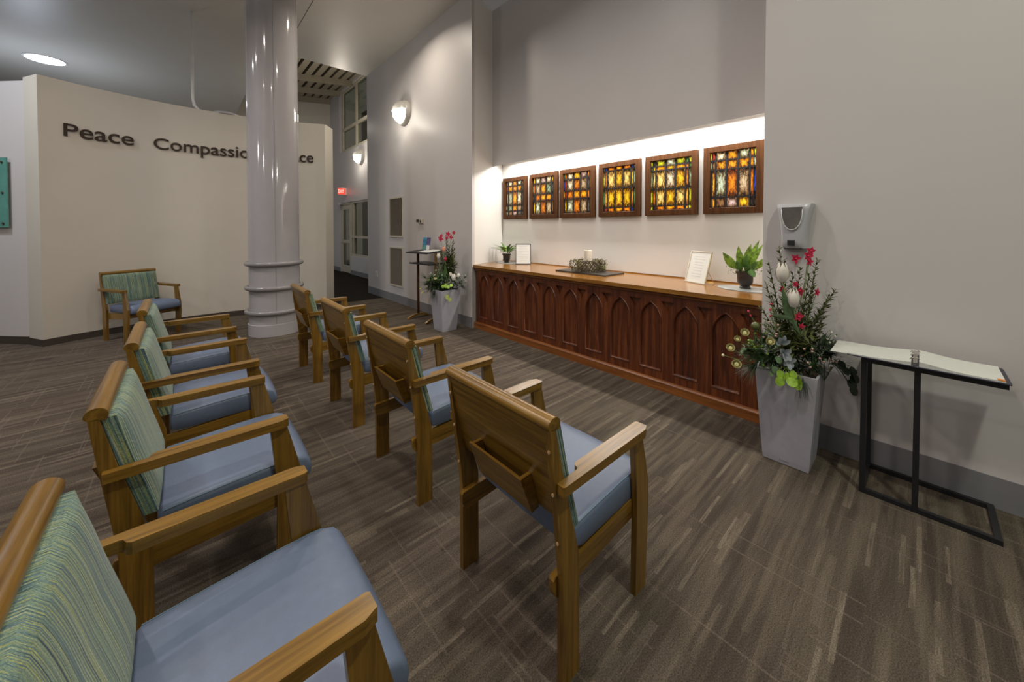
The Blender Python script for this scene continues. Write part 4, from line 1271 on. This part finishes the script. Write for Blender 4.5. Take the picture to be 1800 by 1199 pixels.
for u, v, d, dr, ln in [(760, 505, .1, (-.9, -.3, .3), .18), (752, 500, .08, (-1, .2, .2), .17), (765, 512, .14, (-.5, -.9, .3), .16), (806, 498, .08, (1, 0, .2), .16), (810, 502, .06, (.9, -.4, .2), .14), (800, 500, .12, (.5, .2, .5), .14), (750, 490, .05, (-.8, .6, 0), .16), (815, 490, 0, (.8, .7, 0), .14)]:
    itemsL.append(('tuft', p2(u, v, d), dr, ln, 60))
itemsL += [('filler', p2(782, 498, .02), (0.26, 0.11, 0.16), 260, M_leaf_dark), ('filler', p2(765, 495, .1), (0.14, 0.08, 0.08), 130, M_leaf_mid), ('filler', p2(790, 470, 0), (0.09, 0.16, 0.07), 150, M_leaf_olive)]
arrangement((2.885, 4.685, 0.6), 'flower arrangement with peach bloom and white lilies beside the lectern', itemsL, 11, 1.35)

# ------------------------------------------------------------------ lectern at the far end
lc = thing('lectern', (2.98, 5.40, 0), 'slim wooden lectern with black top and arched feet by the far wall', 'lectern', None, RAD(8))
for y in (-0.235, 0.235):
    f = MB(); n = 10
    top = [(-0.21 + 0.42*i/n, 0.075 - 0.055*abs(2*i/n-1)**2.2) for i in range(n+1)]
    bot = [(-0.21 + 0.42*i/n, max(0.0, 0.045 - 0.05*abs(2*i/n-1)**1.5)) for i in range(n+1)]
    f.prism(top + bot[::-1], y-0.02, y+0.02)
    f.build('foot', M_oak_x, lc)
    MB().box(-0.016, 0.016, y-0.014, y+0.014, 0.05, 1.10).build('post', M_oak_z if y < 0 else M_frame, lc)
MB().prism([(-0.19, 1.092), (0.19, 1.122), (0.19, 1.142), (-0.19, 1.112)], -0.24, 0.31).build('top', M_black, lc)
MB().box(-0.15, 0.15, -0.27, 0.27, 0.915, 0.935).build('shelf', M_black, lc)
pp = MB().prism([(-0.13, 1.1172), (0.16, 1.1402), (0.16, 1.1442), (-0.13, 1.1212)], -0.22, 0.06).build('paper_stack', M_paper)
pp.location = lc.location; pp.rotation_euler = lc.rotation_euler
tag(pp, 'white papers lying on the black lectern top', 'paper')
for k, (y0, y1, mat, nm) in enumerate([(0.105, 0.20, M_blue_print, 'blue brochure standing on the lectern, left of the purple one'), (0.0, 0.098, M_purple_print, 'purple and white brochure standing on the lectern')]):
    b = thing('brochure', lc.location, nm, 'brochure', 'brochures on the lectern', RAD(8))
    MB().prism([(0.055, 1.140), (0.085, 1.345), (0.089, 1.345), (0.059, 1.140)], y0, y1).build('cover', mat, b)
    MB().prism([(0.0535, 1.142), (0.0645, 1.217), (0.0655, 1.217), (0.0545, 1.142)], y0+0.008, y1-0.008).build('printed_band', M_paper if k else M_tealglass, b)

# ------------------------------------------------------------------ black book stand by the right wall
sd = thing('book_stand', (3.04, -0.03, 0), 'black metal stand with open rectangular base by the right wall', 'stand')
T = 0.024
def bar(nm, x0, x1, y0, y1, z0, z1): return MB().box(x0, x1, y0, y1, z0, z1).build(nm, M_black, sd, bevel=0.002)
XA, XC, YA, YC = -0.185, 0.165, -0.25, 0.247
bar('base_bar', XA, XA+T, YA, YC, 0, T); bar('base_bar', XC-T, XC, YA, YC, 0, T)
bar('base_bar', XA+T, XC-T, YA, YA+T, 0, T); bar('base_bar', XA+T, XC-T, YC-T, YC, 0, T)
bar('post', XA, XA+T, YC-T, YC, T, 0.745); bar('post', XC-T, XC, YC-T, YC, T, 0.745); bar('post', XA, XA+T, 0.02, 0.02+T, T, 0.745)
bar('top_rail', XA, XA+T, YA-0.005, YC, 0.745, 0.768); bar('top_rail', XA+T, XC-T, YC-T, YC, 0.745, 0.768)
bar('top', XA-0.004, 0.085, YA-0.012, YC+0.008, 0.768, 0.776)
bd = thing('ring_binder', (2.97, 0.012, 0.777), 'open ring binder with white printed pages on the black stand', 'binder')
MB().box(-0.150, 0.150, -0.300, -0.012, 0, 0.004).build('cover', M_darkframe, bd); MB().box(-0.150, 0.150, 0.012, 0.262, 0, 0.004).build('cover', M_darkframe, bd)
MB().box(-0.150, 0.150, -0.012, 0.012, 0, 0.003).build('spine', M_darkframe, bd)
def pages(y0, y1, h, nm, dx=0.0):
    m = MB(); n = 10
    top = []
    for i in range(n+1):
        t = i/n; y = y0 + (y1-y0)*t
        top.append((y, 0.004 + h*(1 - 0.72*(1-math.exp(-((abs(y)-0.0)/0.10)**2)) * 1.0)))
    m.prism([(y0, 0.0042)] + [(y, z) for y, z in top] + [(y1, 0.0042)], -0.140+dx, 0.140+dx, 'x')
    return auto(m.build(nm, M_page, bd), 40)
pages(0.014, 0.278, 0.020, 'page_stack'); pages(-0.285, -0.014, 0.026, 'page_stack', 0.002)
MB().prism([(0.262, 0.006), (0.335, 0.004), (0.335, 0.0052), (0.262, 0.0085)], -0.150, 0.150, 'x').build('loose_sheet', M_page, bd)
rg = MB().box(-0.11, 0.11, -0.008, 0.008, 0.004, 0.016).build('ring_mechanism', M_chrome, bd, bevel=0.003)
for x in (-0.085, 0.0, 0.085):
    MB().tube([(x, 0.022*cos(a), 0.012+0.026*sin(a)) for a in [pi*i/12 for i in range(13)]], 0.0022, 6).build('ring', M_chrome, rg, True)
MB().box(-0.139, -0.112, -0.2845, -0.262, 0.0125, 0.0135).build('orange_tab', M_orange, bd)

# ------------------------------------------------------------------ sanitizer dispenser
ds = thing('soap_dispenser', (XW, 0.592, 1.362), 'silver grey soap dispenser on the right wall above the flowers', 'dispenser')
m = MB(); bm = m.bm
H = 0.305
rows = []
for i in range(15):
    t = i/14; z = H*t
    w = 0.060 + 0.002*t + 0.030*max(0, (t-0.25)/0.75)**1.6
    dpt = 0.112 + 0.016*sin(pi*min(1, t*1.1))*0.6
    if t < 0.04: dpt -= 0.012
    if t > 0.97: dpt -= 0.02
    prof = [(0, -w-0.012), (-dpt*0.55, -w-0.010), (-dpt*0.86, -w-0.002), (-dpt*0.96, -w*0.86), (-dpt, -w*0.62), (-dpt-0.004, 0), (-dpt, w*0.62), (-dpt*0.96, w*0.86), (-dpt*0.86, w+0.002), (-dpt*0.55, w+0.010), (0, w+0.012)]
    rows.append([bm.verts.new((x, y, z)) for x, y in prof])
for A, B in zip(rows, rows[1:]):
    for j in range(10): bm.faces.new((A[j], A[j+1], B[j+1], B[j]))
    bm.faces.new((A[10], A[0], B[0], B[10]))
bm.faces.new(rows[0][::-1]); bm.faces.new(rows[-1])
auto(m.build('housing', M_grey_plastic, ds), 35)
m = MB(); n = 14
pts = [(-0.055, 0.275), (0.055, 0.275)] + [(0.054*cos(a), 0.262 - 0.125*sin(a)**0.9) for a in [pi*i/n for i in range(1, n)]]
pts = [(0.056, 0.280)] + [(0.056*cos(a), 0.268 - 0.140*max(0, sin(a))**0.85) for a in [pi*i/n for i in range(0, n+1)]] + [(-0.056, 0.280)]
m.prism(pts, -0.136, -0.122, 'x'); m.build('level_window', M_smoke, ds)
rim = MB(); rim.tube([(-0.135, y*1.04, z-0.002) for y, z in pts[1:-1]], 0.0028, 6); rim.build('window_rim', M_white_plastic, ds, True)
MB().box(-0.131, -0.112, -0.016, 0.024, 0.020, 0.054).build('black_label', M_black, ds)
MB().box(-0.10, -0.04, -0.05, 0.05, -0.006, 0.004).build('nozzle_plate', M_black, ds)

# ------------------------------------------------------------------ things on the credenza
CT = 0.9505
def urn(m, h=0.15, r=0.07):
    m.lathe([(r*0.62, 0), (r*0.66, h*0.05), (r*0.52, h*0.12), (r*0.58, h*0.18), (r*0.86, h*0.34), (r*0.90, h*0.70), (r*0.92, h*0.80), (r*1.08, h*0.92), (r*1.10, h), (r*0.95, h), (r*0.9, h*0.9)], seg=32)
def plate(loc, rx, ry, label):
    m = MB(); m.lathe([(1.0, 0), (1.0, 0.005), (0.99, 0.007)], seg=56)
    for v in m.bm.verts: v.co.x *= rx; v.co.y *= ry
    o = auto(m.build('glass_plate', M_glassmat)); o.location = loc
    tag(o, label, 'plate', 'glass plates under the potted plants')
plate((3.775, 1.00, CT), 0.17, 0.28, 'oval frosted glass plate under the plant at the right end')
plate((3.86, 4.36, CT), 0.15, 0.26, 'oval frosted glass plate under the plant at the left end')
# right potted plant
pr_ = thing('potted_plant', (3.79, 1.06, CT+0.0075), 'potted plant with upright striped leaves at the right end of the credenza', 'plant', 'potted plants on the credenza')
m = MB(); urn(m, 0.15, 0.070); auto(m.build('pot', M_pot, pr_), 50)
MB().lathe([(0.060, 0.128), (0.060, 0.135)], seg=24).build('soil', M_twig, pr_)
rnd = random.Random(5)
for (r, z, d, w, mt) in [(-.075, .33, .02, .058, 0), (-.20, .285, .03, .062, 0), (.015, .345, .03, .070, 0), (.105, .37, -.02, .06, 0), (.20, .27, .02, .055, 0), (.16, .34, -.06, .05, 0), (.07, .30, .05, .045, 0), (-.03, .27, .06, .05, 1), (.01, .10, .11, .058, 1), (-.02, .20, .09, .055, 1), (.05, .22, .07, .05, 1), (.13, .25, .05, .045, 0), (-.10, .22, .04, .045, 1)]:
    b0 = Vector((0, 0, 0.13)) + RV*r*0.25 + DV*d*0.4
    tip = RV*r*1.12 + DV*d + Vector((0, 0, z*1.13))
    w *= 1.15
    v = tip - b0
    if z < 0.15: b0 = Vector((0, 0, 0.20)) + DV*0.06; v = tip - b0
    MB().leaf(b0 + v*0.25, v, DV*-1 + Vector((0, 0, 0.3)), v.length*0.8, w, 0.08, 8, 'lance', 0.3).build('leaf', M_leaf_varieg if mt == 0 else M_leaf_lily, pr_, True)
    MB().tube([b0, b0 + v*0.3], 0.003, 5).build('stem', M_stem, pr_)
m = MB()
for i in range(150):
    a = rnd.uniform(0, 2*pi); rr = rnd.uniform(0.03, 0.17)
    p = Vector((cos(a)*rr*0.8, sin(a)*rr*0.8, 0.15 + rnd.uniform(-0.01, 0.08) - rr*0.12))
    p = RV*(cos(a)*rr) + DV*(sin(a)*rr*0.6) + Vector((0, 0, p.z))
    m.leaf(p, Vector((cos(a), sin(a), rnd.uniform(-.3, .7))), Vector((0, 0, 1)), rnd.uniform(.018, .035), rnd.uniform(.008, .014), 0.2, 3)
m.build('fine_foliage', M_leaf_olive, pr_)
# left potted plant
pl_ = thing('potted_plant', (3.84, 4.40, CT+0.0075), 'potted lily with drooping thin leaves at the left end of the credenza', 'plant', 'potted plants on the credenza')
m = MB(); urn(m, 0.135, 0.064); auto(m.build('pot', M_pot, pl_), 50)
MB().lathe([(0.055, 0.115), (0.055, 0.12)], seg=24).build('soil', M_twig, pl_)
for i in range(16):
    a = i*2.4; ln = rnd.uniform(.18, .27); el = rnd.uniform(.6, 1.7)
    dr = Vector((cos(a), sin(a), el))
    b0 = Vector((cos(a)*0.02, sin(a)*0.02, 0.13))
    MB().leaf(b0 + dr.normalized()*0.05, dr, Vector((0, 0, 1)), ln, .042, 0.5, 8, 'lance', 0.25).build('leaf', M_leaf_lily if i % 3 else M_leaf_varieg, pl_, True)
m = MB()
for i in range(110):
    a = rnd.uniform(0, 2*pi); rr = rnd.uniform(0.02, 0.13)
    m.leaf((cos(a)*rr, sin(a)*rr, 0.14 + rnd.uniform(0, .10)), Vector((cos(a), sin(a), rnd.uniform(-.3, .9))), Vector((0, 0, 1)), rnd.uniform(.03, .05), rnd.uniform(.012, .02), 0.2, 3)
m.build('fine_foliage', M_leaf_dark, pl_)

# leaves bend along the niche walls instead of passing through them
for pot, lim in ((pr_, 4.083 - 3.79), (pl_, 4.083 - 3.84)):
    for ch in pot.children_recursive:
        if ch.type == 'MESH':
            for v in ch.data.vertices:
                v.co.x = min(v.co.x, lim)
                if pot is pl_: v.co.y = max(-0.255, min(v.co.y, 0.27 + 0.30*v.co.x))
# framed signs
def sign(bl, brr, h, lean, label, framemat, papermat, rows, easel):
    a = Vector((bl[0], bl[1])); b = Vector((brr[0], brr[1]))
    w = (b-a).length; mid_ = (a+b)/2
    dirv = (b-a).normalized(); back = Vector((-dirv.y, dirv.x))
    if back.x < 0: back = -back
    o = thing('framed_sign', (mid_.x, mid_.y, CT), label, 'sign', 'framed notices on the credenza')
    D2 = Vector((dirv.x, dirv.y, 0)); B2 = Vector((back.x, back.y, 0))
    upv = (Vector((0, 0, 1))*h + B2*lean); L_ = upv.length; upv.normalize(); nv = upv.cross(D2).normalized()
    if nv.dot(B2) > 0: nv = -nv
    def P(u, v, n): return D2*u + upv*v + nv*n
    def slab(mm, u0, u1, v0, v1, n0, n1):
        mm.faces([P(u0, v0, n0), P(u1, v0, n0), P(u1, v1, n0), P(u0, v1, n0), P(u0, v0, n1), P(u1, v0, n1), P(u1, v1, n1), P(u0, v1, n1)],
                 [(3, 2, 1, 0), (4, 5, 6, 7), (0, 1, 5, 4), (1, 2, 6, 5), (2, 3, 7, 6), (3, 0, 4, 7)])
    f = MB(); t = 0.008
    slab(f, -w/2, w/2, 0.004, t+0.004, -.002, .010); slab(f, -w/2, w/2, L_-t, L_, -.002, .010)
    slab(f, -w/2, -w/2+t, t, L_-t, -.002, .010); slab(f, w/2-t, w/2, t, L_-t, -.002, .010)
    f.build('frame', framemat, o)
    s = MB(); slab(s, -w/2+t, w/2-t, t, L_-t, 0, .004); sh = s.build('sheet', papermat, o)
    for v, ww in rows:
        s = MB(); slab(s, -w*ww/2, w*ww/2, L_*v, L_*v+0.006, .004, .0048); s.build('text_line', M_ink, sh)
    e = MB()
    top = P(w*0.30 if easel else 0, L_*0.55, -.004)
    foot = D2*(w*0.3 if easel else 0) + B2*(lean + 0.075) + Vector((0, 0, 0.003))
    e.tube([top, foot], 0.003, 6)
    if easel:
        e.tube([P(-w*.30, L_*.55, -.004), D2*(-w*.3) + B2*(lean+0.075) + Vector((0, 0, .003))], 0.003, 6)
        e.tube([D2*(-w*.3) + B2*(lean+0.075) + Vector((0, 0, .003)), foot], 0.003, 6)
        e.tube([P(w/2, 0.006, -.003), P(w/2, L_, -.003)], 0.003, 6)
    e.build('easel_leg', M_gold if easel else M_black, o)
sign((3.756, 4.094), (3.927, 3.940), 0.31, 0.06, 'white notice in a dark frame next to the left potted plant', M_darkframe, M_paper,
     [(.86, .5), (.78, .6), (.70, .6), (.62, .7), (.54, .7), (.46, .75), (.38, .7), (.30, .6), (.18, .4)], False)
sign((3.87, 1.625), (3.757, 1.390), 0.315, 0.085, 'ivory notice on a gold easel next to the right potted plant', M_acrylic, M_paper,
     [(.82, .5), (.74, .55), (.64, .4), (.56, .45), (.46, .45), (.38, .4), (.28, .5), (.20, .45)], True)
# slate tray, wreath, candle
ty = MB().box(-0.195, 0.195, -0.375, 0.375, 0, 0.016).build('serving_tray', M_slate, bevel=0.003)
ty.location = (3.752, 2.752, CT); ty.rotation_euler = (0, 0, RAD(-1.5))
tag(ty, 'flat dark slate tray in the middle of the credenza', 'tray')
WC = Vector((3.765, 2.775, CT+0.017))
cd = thing('candle', WC, 'ivory pillar candle standing inside the twig wreath', 'candle')
auto(MB().lathe([(0.050, 0), (0.051, 0.01), (0.051, 0.252), (0.048, 0.258), (0.030, 0.252)], seg=32).build('wax_pillar', M_candle, cd))
MB().tube([(0, 0, 0.25), (0.002, 0, 0.264)], 0.0015, 5).build('wick', M_black, cd)
wr = thing('wreath', WC, 'twig and berry wreath with white flowers around the candle', 'wreath')
rw = random.Random(8)
m = MB()
for k in range(90):
    a0 = rw.uniform(0, 2*pi); pts = []
    for i in range(7):
        a = a0 + i*0.16
        rr = 0.175 + 0.060*sin(a*3 + k) * rw.uniform(0.4, 1); zz = 0.072 + 0.064*cos(a*4 + k*1.7)
        pts.append((rr*cos(a), rr*sin(a), max(0.006, zz)))
    if k % 2:
        q = Vector(pts[-1]); pts[-1] = tuple(q + Vector((cos(a), sin(a), 0.5))*0.04)
    m.tube(pts, 0.0032, 4)
m.build('twigs', M_twig, wr)
m = MB(); m2 = MB()
for k in range(520):
    a = rw.uniform(0, 2*pi); b = rw.uniform(0, 2*pi); q = rw.uniform(0.03, 0.075)
    p = (cos(a)*(0.175 + q*cos(b)), sin(a)*(0.175 + q*cos(b)), max(0.008, 0.072 + q*1.05*sin(b)))
    (m if k % 5 else m2).blob(p, rw.uniform(.004, .0075), 1)
m.build('berries', M_moss, wr, True); m2.build('pale_berries', M_ran_green, wr, True)
m = MB()
for k in range(80):
    a = rw.uniform(0, 2*pi); q = rw.uniform(-.06, .06)
    p = Vector((cos(a)*(0.175+q), sin(a)*(0.175+q), rw.uniform(.03, .12)))
    m.leaf(p, Vector((rw.uniform(-1, 1), rw.uniform(-1, 1), rw.uniform(-.2, 1))), Vector((0, 0, 1)), .032, .012, .2, 3)
m.build('leaves', M_leaf_olive, wr)
for a, z in ((2.6, .11), (2.2, .10), (-0.9, .12), (-1.15, .11), (-0.6, .10)):
    p = Vector((cos(a)*0.18, sin(a)*0.18, z)); m = MB()
    for i in range(6):
        b = i*pi/3
        m.leaf(p, Vector((cos(b), sin(b), 0.45)), Vector((0, 0, 1)), .034, .024, .3, 4, 'round', .2)
    m.build('white_flower', M_white_petal, wr, True)
